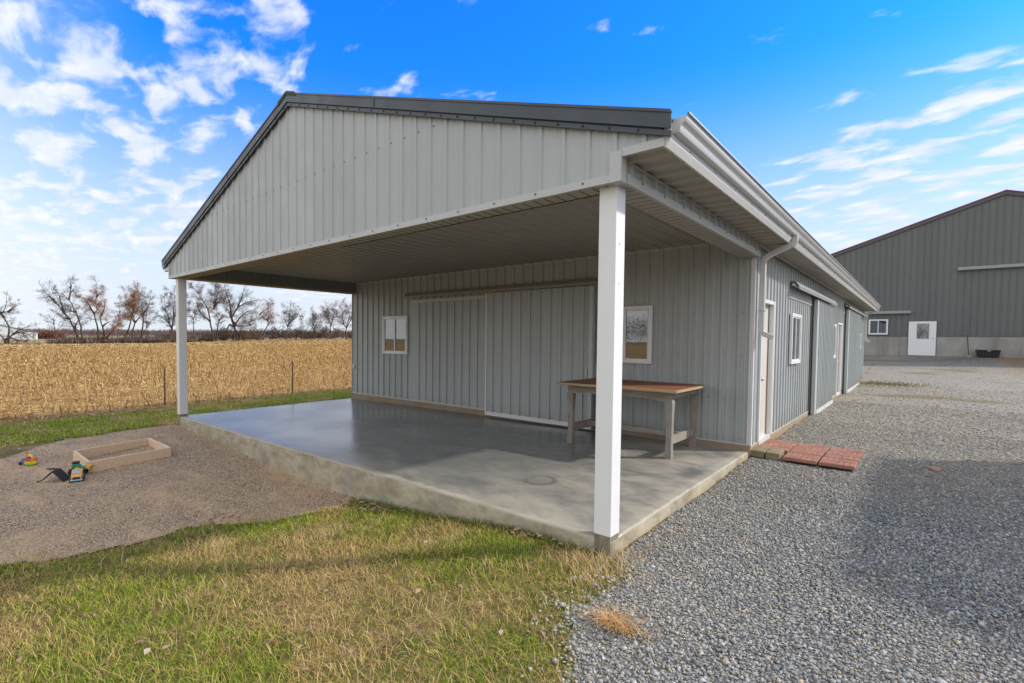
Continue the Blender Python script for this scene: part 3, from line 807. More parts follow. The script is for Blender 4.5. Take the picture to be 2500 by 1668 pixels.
for sg, xe in ((-1, gx0 - .3), (1, gx1 + .3)):
    mb.prism([(gp, YG - .09, gr - .022), (xe, YG - .09, bz(xe) - .022), (xe, YG - .09, bz(xe) - .22), (gp, YG - .09, gr - .22)], (0, .085, 0))
mb.box(gx0, 1.27, YG - .06, YG - .035, 1.982, 2.03); mb.box(2.6, gx1, YG - .06, YG - .035, 1.982, 2.03)
mb.build('trim', MAT['darkgrey_trim'], big)
for x0, x1, z0, z1 in ((-4., 1.4, 3.39, 3.56), (3.38, 12., 5.80, 5.98)):
    mb = MB(); mb.box(x0, x1, YG - .22, YG - .03, z0, z1); mb.build('door_track_cover', MAT['track'], big, bevel=.02)
window(big, (-.64, YG - .035, 2.11), (1, 0, 0), NF, .97, .95, .07)
mb = MB(); mb.box(1.285, 2.6, YG - .075, YG + .1, .83, 2.93); fr = mb.build('door_frame', MAT['darkgrey_trim'], big)
mb = MB(); mb.box(1.315, 2.57, YG - .10, YG - .076, .86, 2.90); dr = mb.build('door', MAT['white'], big)
mb = MB(); mb.box(1.70, 2.24, YG - .112, YG - .101, 1.87, 2.77); mb.box(1.67, 2.27, YG - .106, YG - .1005, 1.84, 2.80, 1); mb.build('door_window', [MAT['glass'], MAT['white_metal']], dr)
mb = MB(); mb.tube([(2.46, YG - .10, 1.9), (2.46, YG - .15, 1.9)], .02, 8); mb.box(2.40, 2.47, YG - .16, YG - .14, 1.89, 1.915); mb.build('door_handle', MAT['knob'], dr)

# shovel and storage box by its wall
sh = empty('shovel', (3.95, YG - .3, .82), 'long handled shovel leaning on the concrete base of the charcoal barn', 'shovel')
mb = MB(); mb.tube([(3.98, YG - .32, .95), (3.9, YG - .08, 2.07)], .022, 8); mb.build('handle', plain('dark_red_handle', (.09, .03, .025), .6), sh)
mb = MB(); mb.prism([(3.90, YG - .36, .95), (4.08, YG - .36, .96), (4.09, YG - .37, .87), (4.0, YG - .38, .80), (3.91, YG - .37, .87)], (0, .03, .01)); mb.build('blade', plain('shovel_blade', (.30, .24, .17), .6), sh)
bx = empty('storage_box', (4.75, YG - .4, .82), 'black plastic storage box with ribbed sides by the charcoal barn', 'box')
mb = MB(); z0 = .80
mb.hexa([(4.33, YG - .62, z0), (5.17, YG - .62, z0), (5.17, YG - .12, z0), (4.33, YG - .12, z0)], [(4.29, YG - .66, z0 + .38), (5.21, YG - .66, z0 + .38), (5.21, YG - .09, z0 + .38), (4.29, YG - .09, z0 + .38)])
for i in range(6): mb.box(4.38 + i * .14, 4.43 + i * .14, YG - .675, YG - .63, z0 + .03, z0 + .36)
mb.build('body', MAT['blackplastic'], bx)
mb = MB(); mb.box(4.26, 5.24, YG - .70, YG - .06, z0 + .38, z0 + .46); mb.build('lid', MAT['blackplastic'], bx, bevel=.015)
mb = MB(); mb.box(4.70, 4.84, YG - .712, YG - .699, z0 + .38, z0 + .43); mb.build('latch', plain('grey_latch', (.35, .35, .36), .4), bx)

# neighbouring shed just right of the view: it throws the shade on the gravel
shed = empty('shed', (6.6, 5.4, -.1), 'grey gabled shed standing right of the gravel drive', 'shed')
mb = MB(); ribs(mb, (5.15, 0, 0), (0, 1, 0), (-1, 0, 0), 3.8, 8.2, -.3, 3.1); ribs(mb, (8.4, 0, 0), (0, 1, 0), (1, 0, 0), 3.8, 8.2, -.3, 3.1)
for yy, nn in ((3.8, -1), (8.2, 1)): ribs(mb, (0, yy, 0), (1, 0, 0), (0, nn, 0), 5.15, 8.4, -.3, lambda s: 3.1 + (1.625 - abs(s - 6.775)) * .35)
mb.build('wall', [MAT['darkgrey_siding'], MAT['screw']], shed)
mb = MB()
for sg in (-1, 1): mb.prism([(6.775, 3.65, 3.72), (6.775 + sg * 1.75, 3.65, 3.105), (6.775 + sg * 1.75, 3.65, 3.065), (6.775, 3.65, 3.68)], (0, 4.7, 0))
mb.build('roof', MAT['roof'], shed)

#PART2
# ------------------------------------------------------------------ work table on the porch
tb = empty('work_table', (-1.45, 3.5, -.02), 'weathered wooden table with rust brown top standing against the porch wall', 'table')
mb = MB(); r_ = random.Random(3)
def wavy_board(mb, x0, x1, y0, y1, zt, zb, amp, n=26, ph=0.):
    """board with a hand-cut wavy lower edge, long along x"""
    top = []; bot = []
    for i in range(n + 1):
        s = i / n; x = x0 + (x1 - x0) * s
        top.append((x, zt)); bot.append((x, zb + amp * math.sin(s * 9 + ph) * .5 + amp * .5 * math.sin(s * 23 + ph) - amp * 1.2 * (abs(2 * s - 1) ** 6)))
    for i in range(n):
        a, b2, c2, d2 = bot[i], bot[i + 1], top[i + 1], top[i]
        mb.prism([(a[0], y0, a[1]), (b2[0], y0, b2[1]), (c2[0], y0, c2[1]), (d2[0], y0, d2[1])], (0, y1 - y0, 0))
top = MB(); top.box(-2.37, -.53, 2.79, 4.04, .893, .920); top.build('tabletop', MAT['tabletop'], tb, bevel=.004)
top = MB(); top.box(-2.372, -.528, 2.783, 2.83, .889, .9215); top.box(-.572, -.526, 2.83, 4.03, .889, .9212); top.build('top_edging', MAT['tabledge'], tb, bevel=.005)
for y0 in (2.99, 3.97):
    mb = MB(); wavy_board(mb, -2.27, -.66, y0, y0 + .045, .888, .775, .018, ph=y0); mb.build('apron', MAT['oldrail'], tb)
for x0 in (-2.275, -.70):
    mb = MB(); mb.hexa([(x0, 3.035, .80), (x0 + .045, 3.035, .80), (x0 + .045, 3.97, .79), (x0, 3.97, .79)], [(x0, 3.035, .888), (x0 + .045, 3.035, .888), (x0 + .045, 3.97, .888), (x0, 3.97, .888)]); mb.build('apron', MAT['oldrail'], tb)
for lx, ly, sx in ((-.705, 3.045, 1), (-.71, 3.975, 1), (-2.235, 3.045, -1), (-2.235, 3.975, -1)):
    mb = MB(); rings = []
    zs = [-.025, .0, .2, .42, .6, .68, .74, .775]
    ws = [.047, .045, .04, .04, .044, .052, .055, .04]
    ox = [.012, .012, .004, .0, .002, .01, .016, .006]
    V = []
    for z, w, o_ in zip(zs, ws, ox):
        z = z if z > 0 else slabz(lx, ly) - .002 + (z + .025)
        jx = r_.uniform(-.003, .003); oo = -o_ if ly < 3.5 else o_
        V += [(lx - w + jx, ly - w + oo * .6, z), (lx + w + jx, ly - w + oo * .6, z), (lx + w + jx, ly + w + oo * .6, z), (lx - w + jx, ly + w + oo * .6, z)]
    F = []
    for i in range(len(zs) - 1):
        for k in range(4): F.append((i * 4 + k, i * 4 + (k + 1) % 4, i * 4 + 4 + (k + 1) % 4, i * 4 + 4 + k))
    F += [(3, 2, 1, 0), tuple(range(len(V) - 4, len(V)))]
    mb.add(V, F); mb.build('leg', MAT['oldleg'], tb, bevel=.008)
for x0 in (-.73, -2.25):
    mb = MB(); mb.box(x0, x0 + .04, 3.07, 3.95, .16, .275); mb.build('stretcher', wood('grey_rail_y', (.17, .13, .10), (.38, .33, .275), axis=1, grey=(.28, .26, .235), sc=1.8), tb, bevel=.004)
mb = MB(); mb.box(-2.23, -.73, 3.50, 3.545, .19, .27); mb.build('stretcher', MAT['oldrail'], tb, bevel=.004)

# ------------------------------------------------------------------ pavers at the side door
def xform(mb, origin, rot):
    c, s = math.cos(rot), math.sin(rot)
    mb.v = [(origin[0] + c * x - s * y, origin[1] + s * x + c * y, origin[2] + z) for x, y, z in mb.v]
    return mb
GP = 'red pavers laid as a step by the side door'
spots = [
 (1.035, 4.43, 'red brick-patterned paver at the outer front corner of the step', 0), (1.04, 4.86, 'red brick-patterned paver in the middle of the outer edge of the step', .01), (1.045, 5.29, 'red brick-patterned paver at the outer far corner of the step', -.01),
 (.62, 4.42, 'red brick-patterned front paver between the tan blocks and the corner paver', .012), (.625, 4.85, 'red brick-patterned paver in the centre of the step', -.008), (.63, 5.28, 'red brick-patterned paver in the middle of the far row of the step', .006),
 (.205, 4.90, 'red brick-patterned paver just behind the two tan blocks', 0.), (.215, 5.32, 'red brick-patterned paver at the far end against the door sill', .01)]
def make_paver(px, py, rot, zt):
    mb = MB(); w = .197; h = .21; t_ = .045
    e = .006
    mb.box(-w, w, -h, h, -t_, -.009)
    # embossed basket-weave bricks
    for bi in range(2):
        for bj in range(2):
            cx = -w + w * (bi + .5); cy = -h + h * (bj + .5)
            for k in range(3):
                if (bi + bj) % 2 == 0:
                    y0 = cy - h / 2 + h * k / 3
                    mb.box(cx - w / 2 + .005, cx + w / 2 - .005, y0 + .005, y0 + h / 3 - .005, -.012, 0)
                else:
                    x0 = cx - w / 2 + w * k / 3
                    mb.box(x0 + .005, x0 + w / 3 - .005, cy - h / 2 + .005, cy + h / 2 - .005, -.012, 0)
    return xform(mb, (px, py, zt), rot)
for i, (px, py, lab, rot) in enumerate(spots):
    zt = -.018 + [.0, .004, -.003, .002, .006, 0, .004, .002][i]
    o = make_paver(px, py, rot, zt).build('paver', MAT['paver'], bevel=.0025, seg=1)
    tag(o, lab, 'paver', GP)
for i, (px, lab) in enumerate(((.098, 'tan stone block at the barn corner beside the concrete floor'), (.285, 'tan stone block between the corner block and the red pavers'))):
    mb = MB(); mb.box(-.088, .088, -.21, .21, -.10, 0)
    o = xform(mb, (px, 4.46, .012 - .005 * i), .02 * i).build('stone_block', MAT['tanblock'], bevel=.014, seg=3); tag(o, lab, 'block', 'tan stone blocks at the step')

# ------------------------------------------------------------------ play area on the pea gravel
fr = empty('sandbox_frame', (-7.75, -1.42, -.4), 'open rectangular frame of pale boards lying on the pea gravel', 'sandbox')
C4 = [Vector((-7.12, -1.99, 0)), Vector((-7.37, -.87, 0)), Vector((-8.52, -.87, 0)), Vector((-8.18, -1.98, 0))]
for i in range(4):
    a, b2 = C4[i], C4[(i + 1) % 4]; d = (b2 - a).normalized(); nrm = Vector((-d.y, d.x, 0))
    if i % 2: a = a + d * .042; b2 = b2 - d * .042
    za = float(gz(a.x, a.y)[0]) - .02; zb_ = float(gz(b2.x, b2.y)[0]) - .02
    mb = MB(); q = [a, b2, b2 + nrm * .038, a + nrm * .038]
    mb.hexa([(p.x, p.y, z) for p, z in zip(q, (za, zb_, zb_, za))], [(p.x, p.y, -.245 + .004 * (i % 2)) for p in q])
    mb.build('board', MAT['newlumber'], fr, bevel=.003, seg=1)
def gnd(x, y): return float(gz(x, y)[0]) + .006
# toy boat
TS = .84; ox, oy = -8.34, -2.46; oz = gnd(ox, oy); rot = R(30)
bt = empty('toy_boat', (ox, oy, oz), 'small toy boat with lime hull, orange rails and yellow handle on the pea gravel', 'toy boat')
def part(name, mb, mat, par, bev=.004):
    mb.v = [(a * TS, b_ * TS, c_ * TS) for a, b_, c_ in mb.v]
    return xform(mb, (ox, oy, oz), rot).build(name, mat, par, bevel=bev)
mb = MB(); mb.prism([(-.06, -.055, .01), (.09, -.055, .01), (.145, 0, .02), (.09, .055, .01), (-.06, .055, .01)], (0, 0, .035)); part('hull', mb, MAT['toy_lime'], bt)
mb = MB(); mb.prism([(-.055, -.058, .046), (.092, -.058, .046), (.148, 0, .05), (.092, .058, .046), (-.055, .058, .046)], (0, 0, .022)); part('deck', mb, MAT['toy_lemon'], bt)
mb = MB()
for zz in (.085, .115):
    mb.tube([(-.05, -.056, zz), (.09, -.056, zz), (.145, 0, zz), (.09, .056, zz), (-.05, .056, zz)], .007, 6)
for px, py in ((-.04, -.056), (.02, -.056), (.09, -.056), (.143, 0), (.09, .056), (.02, .056)): mb.tube([(px, py, .06), (px, py, .12)], .007, 6)
part('railing', mb, MAT['toy_orange'], bt, 0)
mb = MB(); mb.prism([(-.135, -.06, .0), (-.062, -.06, .0), (-.03, -.06, .13), (-.09, -.06, .13)], (0, .12, 0)); part('cabin', mb, MAT['toy_blue'], bt, .01)
mb = MB(); mb.tube([(-.09, 0, .13), (-.085, 0, .17), (-.05, 0, .178), (.02, 0, .172), (.05, 0, .15), (.06, 0, .065)], .016, 8); part('handle', mb, MAT['toy_lemon'], bt, 0)
mb = MB(); mb.ball((-.055, 0, .195), .025); part('cap', mb, MAT['toy_red'], bt, 0)
mb = MB(); mb.tube([(-.13, -.07, .03), (-.13, .07, .03)], .03, 12); part('wheel', mb, MAT['blackplastic'], bt, 0)
# toy truck facing the camera
TS = .76; ox, oy = -6.80, -2.16; oz = gnd(ox, oy); rot = R(-14)
tk = empty('toy_truck', (ox, oy, oz), 'yellow toy truck with dark grille and pale blue bumper facing the viewer', 'toy truck')
mb = MB(); mb.prism([(.12, -.075, .055), (.125, -.075, .10), (.075, -.072, .145), (.045, -.066, .205), (-.06, -.066, .205), (-.08, -.075, .055)], (0, .15, 0)); part('cab', mb, MAT['toy_apricot'], tk, .008)
mb = MB(); mb.box(-.09, .135, -.088, .088, .03, .056); mb.box(-.2, -.085, -.08, .08, .05, .09); part('bumper', mb, MAT['toy_lightblue'], tk, .006)
mb = MB(); mb.prism([(.128, -.05, .062), (.131, -.05, .10), (.131, .05, .10), (.128, .05, .062)], (.006, 0, 0)); mb.box(.126, .132, -.01, .01, .07, .095); part('grille', mb, MAT['greyrubber'], tk, .002)
mb = MB(); mb.prism([(.075, -.05, .15), (.052, -.045, .198), (.052, .045, .198), (.075, .05, .15)], (.006, 0, .004)); part('windscreen', mb, MAT['toy_lightblue'], tk, .002)
mb = MB(); mb.ball((-.01, 0, .215), .03, sz=.8); mb.box(-.05, .04, -.04, .04, .20, .213); part('roof_light', mb, MAT['toy_orange'] if 0 else MAT['toy_apricot'], tk, 0)
for wx in (.075, -.13):
    for wy in (-.082, .082):
        mb = MB(); mb.tube([(wx, wy - .02, .04), (wx, wy + .02, .04)], .042, 14); part('wheel', mb, MAT['blackplastic'], tk, .003)
# toy tractor between the sheet and the frame
TS = .85; ox, oy = -7.12, -2.08; oz = gnd(ox, oy); rot = R(60)
tr = empty('toy_tractor', (ox, oy, oz), 'green and yellow toy tractor lying between the grey sheet and the board frame', 'toy tractor')
mb = MB(); mb.prism([(-.09, -.045, .09), (.10, -.04, .085), (.10, -.04, .14), (.02, -.045, .15), (.0, -.045, .19), (-.09, -.045, .19)], (0, .085, 0)); part('body', mb, MAT['toy_green'], tr, .008)
mb = MB(); mb.prism([(.10, -.07, .12), (.16, -.07, .10), (.17, -.07, .15), (.12, -.07, .165)], (0, .14, 0)); mb.box(-.02, .03, -.06, -.045, .1, .13); part('bucket', mb, MAT['toy_yellow'], tr, .005)
for wx, wr in ((-.06, .065), (.06, .045)):
    for wy in (-.07, .06):
        mb = MB(); mb.tube([(wx, wy - .02, wr), (wx, wy + .02, wr)], wr, 14); part('wheel', mb, MAT['blackplastic'], tr, .004)
mb = MB(); mb.box(-.085, .0, -.042, .038, .19, .235); part('cab', mb, MAT['blackplastic'], tr, .01)
# bent dark sheet
ox, oy = -7.0, -2.34; oz = gnd(ox, oy); rot = R(52)
rp = empty('plastic_ramp', (ox, oy, oz), 'bent dark grey plastic sheet lying tented beside the toy truck', 'plastic sheet')
mb = MB()
for pl in ([(-.02, -.11, .185), (.16, -.11, .0), (.16, .13, .0), (-.02, .13, .185)], [(-.02, -.11, .185), (-.2, -.09, .03), (-.2, -.02, .03), (-.02, -.02, .185)], [(-.02, .0, .185), (-.13, .0, .20), (-.13, .13, .195), (-.02, .13, .185)]):
    n_ = (Vector(pl[1]) - Vector(pl[0])).cross(Vector(pl[2]) - Vector(pl[0])).normalized()
    mb.prism(pl, n_ * .006)
mb.v = [(a * .75, b_ * .75, c_ * .8) for a, b_, c_ in mb.v]; xform(mb, (ox, oy, oz), rot).build('sheet', MAT['greyrubber'], rp)
for rod in ([(-.15, -.045, .024), (-.225, -.015, .0)], [(-.10, .045, .16), (-.16, .07, .15)]):
    mb = MB(); mb.tube(rod, .009, 6); xform(mb, (ox, oy, oz), rot).build('rod', MAT['blackplastic'], rp)
mb = MB(); mb.tube([(-7.35, -3.12, gnd(-7.35, -3.12) + .006), (-6.95, -2.86, gnd(-6.95, -2.86) + .008)], .006, 6)
tag(mb.build('stick', plain('pale_stick', (.45, .42, .38), .7)), 'thin pale stick lying alone on the pea gravel', 'stick')
# rock on the drive
mb = MB(); mb.ball((1.99, 5.0, gnd(1.99, 5.0) + .02), .075, n=12, sz=.5)
mb.v = [(x + .02 * math.sin(31 * y + 17 * z), y * 1 + .25 * (x - 1.99) + .012 * math.sin(40 * x), z + .008 * math.sin(50 * x + 20 * y)) for x, y, z in mb.v]
tag(mb.build('rock', plain('reddish_rock', (.36, .235, .19), .9, .25, 14), smooth=True), 'reddish rock lying on the gravel drive beyond the pavers', 'rock')
# rusty fence posts at the field edge
for x, y, zt, lab in ((-13.9, .92, 1.02, 'rusty steel fence post nearest the left porch post'), (-13.75, 4.53, 1.27, 'rusty steel fence post seen through the open porch')):
    z = gnd(x, y)
    mb = MB(); h = 1.0 if x < -13.8 else 1.1
    mb.box(x - .017, x + .017, y - .006, y + .006, z - .3, z + h); mb.box(x - .005, x + .005, y - .03, y - .006, z - .3, z + h)
    for k in range(10): mb.box(x - .012, x + .012, y + .006, y + .016, z + .15 + k * .11, z + .175 + k * .11)
    tag(mb.build('fence_post', MAT['rust']), lab, 'fence post', 'rusty fence posts along the corn field')

# ------------------------------------------------------------------ stuff: grass, stones, leaves, stubble
def blades(px, py, hgt, wid, col, bend=.5, name='grass', lab=None, mat='blade', nseg=2, flat=None, zoff=0.):
    n = len(px); z0 = gz(px, py) + zoff
    th = rng.uniform(0, 2 * np.pi, n); ph = rng.uniform(0, 2 * np.pi, n)
    dx, dy = np.cos(th), np.sin(th); ax, ay = -dy, dx
    be = rng.uniform(.3, 1.4, n) * bend if flat is None else flat
    V = np.empty((n, 2 * nseg + 1, 3)); C = np.empty((n, 2 * nseg + 1, 3))
    for k in range(nseg):
        s = k / nseg
        w = wid * (1 - .55 * s) * .5; lean = be * s ** 1.6 * hgt
        for j, sg in enumerate((-1, 1)):
            V[:, 2 * k + j, 0] = px + ax * w * sg + dx * lean; V[:, 2 * k + j, 1] = py + ay * w * sg + dy * lean
            V[:, 2 * k + j, 2] = z0 + hgt * s * np.sqrt(np.clip(1 - (be * s * .6) ** 2, .05, 1)) - .004
            C[:, 2 * k + j] = col
    V[:, -1, 0] = px + dx * be * hgt; V[:, -1, 1] = py + dy * be * hgt; V[:, -1, 2] = z0 + hgt * np.sqrt(np.clip(1 - (be * .6) ** 2, .05, 1)) * .98
    C[:, -1] = col
    f = []
    for k in range(nseg - 1): f += [(2 * k, 2 * k + 1, 2 * k + 3), (2 * k, 2 * k + 3, 2 * k + 2)]
    f.append((2 * nseg - 2, 2 * nseg - 1, 2 * nseg))
    F = (np.array(f)[None] + (np.arange(n) * (2 * nseg + 1))[:, None, None]).reshape(-1, 3)
    return V.reshape(-1, 3), F, C.reshape(-1, 3)
def merge(L):
    V = []; F = []; C = []; n = 0
    for v, f, c in L: V.append(v); F.append(f + n); C.append(c); n += len(v)
    return np.concatenate(V), np.concatenate(F), np.concatenate(C)
def scatter(x0, x1, y0, y1, dens, fn):
    n = int((x1 - x0) * (y1 - y0) * dens)
    x = rng.uniform(x0, x1, n); y = rng.uniform(y0, y1, n)
    k = fn(x, y); return x[k], y[k]
def mixc(a, b, t): return np.array(a)[None] * (1 - t[:, None]) + np.array(b)[None] * t[:, None]
def grass_cols(x, y, n):
    g = fbm(x, y, .8, 4, 3); d = fbm(x, y, 1.9, 3, 77)
    lush = np.clip((g - .44) * 6.5, 0, 1)
    edge = np.clip(1.35 + y / .9, 0, 1) * (y < .1) * (x > -3.7) * (x < -.5)           # greener along the slab
    lush = np.clip(lush + .75 * edge, 0, 1)
    green = mixc((.23, .30, .018), (.44, .48, .045), rng.uniform(0, 1, n))
    deep = mixc((.07, .12, .014), (.18, .26, .03), rng.uniform(0, 1, n))
    straw = mixc((.50, .35, .105), (.76, .59, .235), rng.uniform(0, 1, n))
    brown = mixc((.19, .11, .05), (.36, .23, .11), rng.uniform(0, 1, n))
    pd = np.clip(.42 - lush * .38 + (d - .5) * 1.8, .04, .94)
    k = rng.uniform(0, 1, n)
    c = np.where((k < pd * .62)[:, None], straw, np.where((k < pd)[:, None], brown, np.where((rng.uniform(0, 1, n) < .45)[:, None], deep, green)))
    return c, lush
def lawn_in(x, y):
    a, b2 = wob(x, y)
    return ~in_drive(x - .02, y) & ~in_pad(x, y) & ~in_house(x, y) & ~in_field(x + .25, y)
L = []
# main lawn: a dense tangle of short bent blades, lusher and taller in clumps
x, y = scatter(-9.2, 1.0, -5.2, -.01, 9000, lawn_in)
dist = np.hypot(x - CAM[0], y - CAM[1])
keep = rng.uniform(0, 1, len(x)) < np.clip((3.6 / np.maximum(dist, 2.)) ** 1.4, .16, 1); x, y, dist = x[keep], y[keep], dist[keep]
bare = fbm(x, y, 1.15, 4, 55); keep = rng.uniform(0, 1, len(x)) < np.clip(.5 + 3. * (.60 - bare), .3, 1); x, y, dist = x[keep], y[keep], dist[keep]
n = len(x); c, lush = grass_cols(x, y, n); tuft = fbm(x, y, 5.5, 3, 12)
h = .014 + .024 * rng.uniform(.2, 1, n) + .028 * lush * rng.uniform(.2, 1, n) + .08 * np.clip(tuft - .55, 0, 1) * rng.uniform(.3, 1, n)
w = rng.uniform(.0030, .0058, n) * np.clip(dist / 4.2, .9, 2.4)
fl = np.where(rng.uniform(0, 1, n) < .45 - .25 * lush, rng.uniform(1.1, 1.6, n), rng.uniform(.25, 1.1, n))
L.append(blades(x, y, h * np.where(fl > 1.1, 1.25, 1), w, c, 1., flat=fl, zoff=.002))
# verge between the porch and the field
x, y = scatter(-13.3, -9.95, -6, 14, 2200, lawn_in); n = len(x); c, lush = grass_cols(x, y, n)
L.append(blades(x, y, .03 + .05 * rng.uniform(.2, 1, n) * (.5 + lush), rng.uniform(.006, .011, n), c * 1.3, 1., flat=rng.uniform(.3, 1.4, n)))  # colour raised here to lighten the barn's shade on this strip
# matted straw lying flat
x, y = scatter(-9, 1., -5.2, -.02, 1500, lawn_in)
keep = fbm(x, y, 1.15, 4, 55) + .25 * rng.uniform(-1, 1, len(x)) > .53; x, y = x[keep], y[keep]; n = len(x)
L.append(blades(x, y, rng.uniform(.03, .085, n), rng.uniform(.0028, .005, n), mixc((.32, .19, .075), (.70, .52, .23), rng.uniform(0, 1, n)), 1., flat=rng.uniform(1.25, 1.6, n), zoff=.012, nseg=3))
# taller pale tussocks
tc = [(-.1, -.22, .16, 260), (.1, -.35, .13, 200), (-.35, -.3, .13, 150), (-2.6, -1.05, .15, 140), (-3.1, -1.75, .16, 150), (-1.75, -1.3, .11, 120), (-3.6, -1.2, .13, 90), (-1.3, -.6, .09, 130), (-2.4, -.35, .1, 120), (-4.2, -2.9, .1, 140), (-.6, -.75, .1, 160), (-1.0, -1.9, .1, 120), (-2.3, -2.3, .1, 120), (.05, -.05, .12, 160), (.08, .12, .1, 90)]
for cx, cy, hh, k in tc:
    x = rng.normal(cx, .11, k); y = np.minimum(rng.normal(cy, .11, k), -.012 + .4 * (cx > .04)); n = k
    L.append(blades(x, y, hh * .8 * rng.uniform(.4, 1.1, n), rng.uniform(.0028, .005, n), mixc((.50, .33, .14), (.74, .58, .31), rng.uniform(0, 1, n)), .9, nseg=3))
# thin fringe against the slab
x = rng.uniform(-3.3, -.1, 1500); y = -.015 - np.abs(rng.normal(0, .05, 1500)); n = 1500
L.append(blades(x, y, rng.uniform(.03, .09, n), rng.uniform(.003, .006, n), mixc((.06, .11, .015), (.18, .25, .04), rng.uniform(0, 1, n)), .8))
x, y = scatter(-4, 1.2, 15, 22, 0, lambda a, b2: a > 0)
x = rng.normal(.9, .7, 900); y = rng.normal(20.3, .5, 900); k = x > .05; x, y = x[k], y[k]; n = len(x)
L.append(blades(x, y, rng.uniform(.03, .08, n), np.full(n, .03), mixc((.12, .12, .03), (.28, .22, .07), rng.uniform(0, 1, n)), 1.))
V, F, C = merge(L)
tag(np_mesh('grass', V, F, MAT['blade'], C), 'mixed green and straw coloured winter grass', 'grass', kind='stuff')
# dried orange tuft on the gravel
tx, ty = .46, -.84; k = 260
x = rng.normal(tx, .06, k); y = rng.normal(ty, .025, k)
V, F, C = blades(x, y, rng.uniform(.04, .15, k), rng.uniform(.003, .006, k), mixc((.42, .22, .08), (.74, .50, .24), rng.uniform(0, 1, k)), 1., nseg=3, flat=rng.uniform(1.35, 1.66, k), zoff=.012)
tag(np_mesh('dry_grass_tuft', V, F, MAT['blade'], C), 'orange dried grass tuft alone on the gravel edge', 'grass tuft')
for cx, cy, lab in ((-1.02, 1.62, None),): pass

def stones(name, x, y, r, col, lab, zoff=.0):
    n = len(x); z = gz(x, y) + zoff + r * .2
    D = np.array([(1, 0, 0), (0, 1, 0), (-1, 0, 0), (0, -1, 0), (0, 0, 1), (0, 0, -1)], float)
    f = np.array([(0, 1, 4), (1, 2, 4), (2, 3, 4), (3, 0, 4), (1, 0, 5), (2, 1, 5), (3, 2, 5), (0, 3, 5)])
    P = D[None] * rng.uniform(.6, 1.25, (n, 6, 1)) + rng.uniform(-.28, .28, (n, 6, 3))
    P *= np.stack([np.ones(n), rng.uniform(.6, 1, n), rng.uniform(.45, .85, n)], -1)[:, None]
    a = rng.uniform(0, 2 * np.pi, n); b2 = rng.uniform(-.5, .5, n)
    ca, sa, cb, sb = np.cos(a), np.sin(a), np.cos(b2), np.sin(b2)
    X = P[..., 0] * cb[:, None] + P[..., 2] * sb[:, None]; Zp = -P[..., 0] * sb[:, None] + P[..., 2] * cb[:, None]
    P = np.stack([X * ca[:, None] - P[..., 1] * sa[:, None], X * sa[:, None] + P[..., 1] * ca[:, None], Zp], -1)
    V = P * r[:, None, None] + np.stack([x, y, z], -1)[:, None]
    F = (f[None] + (np.arange(n) * 6)[:, None, None]).reshape(-1, 3)
    return tag(np_mesh(name, V.reshape(-1, 3), F, MAT['stone'], np.repeat(col, 6, 0)), lab, 'gravel', kind='stuff')
def stone_cols(n, pal, p):
    k = rng.choice(len(pal), n, p=p); return np.array(pal)[k] * rng.uniform(.78, 1.22, (n, 1))
dr = lambda x, y: in_drive(x, y) & ~in_house(x + .02, y) & ~((np.abs(x - .62) < .66) & (np.abs(y - 4.85) < .68))
xs_, ys_ = [], []
for (x0, x1, y0, y1, dens) in ((-.1, 4.6, -2.3, 2.2, 5200), (-.1, 5.5, 2.2, 5.2, 3000), (0, 7, 5.2, 8.5, 1500), (0, 8, 8.5, 13, 650), (0, 9, 13, 20, 150), (0, 10, 20, 30, 30)):
    a, b2 = scatter(x0, x1, y0, y1, dens, dr); xs_.append(a); ys_.append(b2)
x = np.concatenate(xs_); y = np.concatenate(ys_); n = len(x)
tanmix = np.clip((fbm(x, y, .6, 4, 91) - .42) * 2.6 + np.clip((y - 2.8) / 3, 0, 1.), 0, 1.2)
c = stone_cols(n, [(.20, .203, .20), (.285, .288, .282), (.36, .36, .352), (.46, .45, .43), (.38, .315, .255), (.46, .365, .24)], [.27, .34, .25, .07, .045, .025])
c = np.where((rng.uniform(0, 1, n) < tanmix * .42)[:, None], stone_cols(n, [(.29, .25, .19), (.40, .35, .275), (.51, .46, .375)], [.4, .4, .2]), c)
r = rng.gamma(5, .00185, n).clip(.004, .022) * np.clip(.85 + y / 30, 1, 1.4)
stones('gravel', x, y, r, c, 'loose grey crushed stone covering the drive', .008)
# spill of stone onto the lawn edge
pa = lambda x, y: in_pad(x, y)
x, y = scatter(-10.2, -3.3, -5.4, 0, 900, pa); n = len(x)
c = stone_cols(n, [(.32, .225, .145), (.51, .38, .255), (.64, .51, .37), (.76, .68, .57)], [.35, .4, .19, .06])
stones('pea_gravel', x, y, rng.gamma(5, .0012, n).clip(.003, .012), c, 'loose brown pea gravel of the play area', .006)

# stones kicked out over the lawn edge
x, y = scatter(-.5, 1.2, -2.6, .2, 2600, lambda a, b2: ~in_drive(a, b2) & in_drive(a + .26, b2) & ~in_house(a, b2))
k = rng.uniform(0, 1, len(x)) < np.where(in_drive(x + .10, y), .55, .16); x, y = x[k], y[k]; n = len(x)
stones('scattered_stones', x, y, rng.gamma(5, .0022, n).clip(.005, .024), stone_cols(n, [(.28, .28, .275), (.38, .375, .365), (.48, .46, .43)], [.4, .4, .2]), 'loose stones scattered in the grass at the lawn edge', .016)

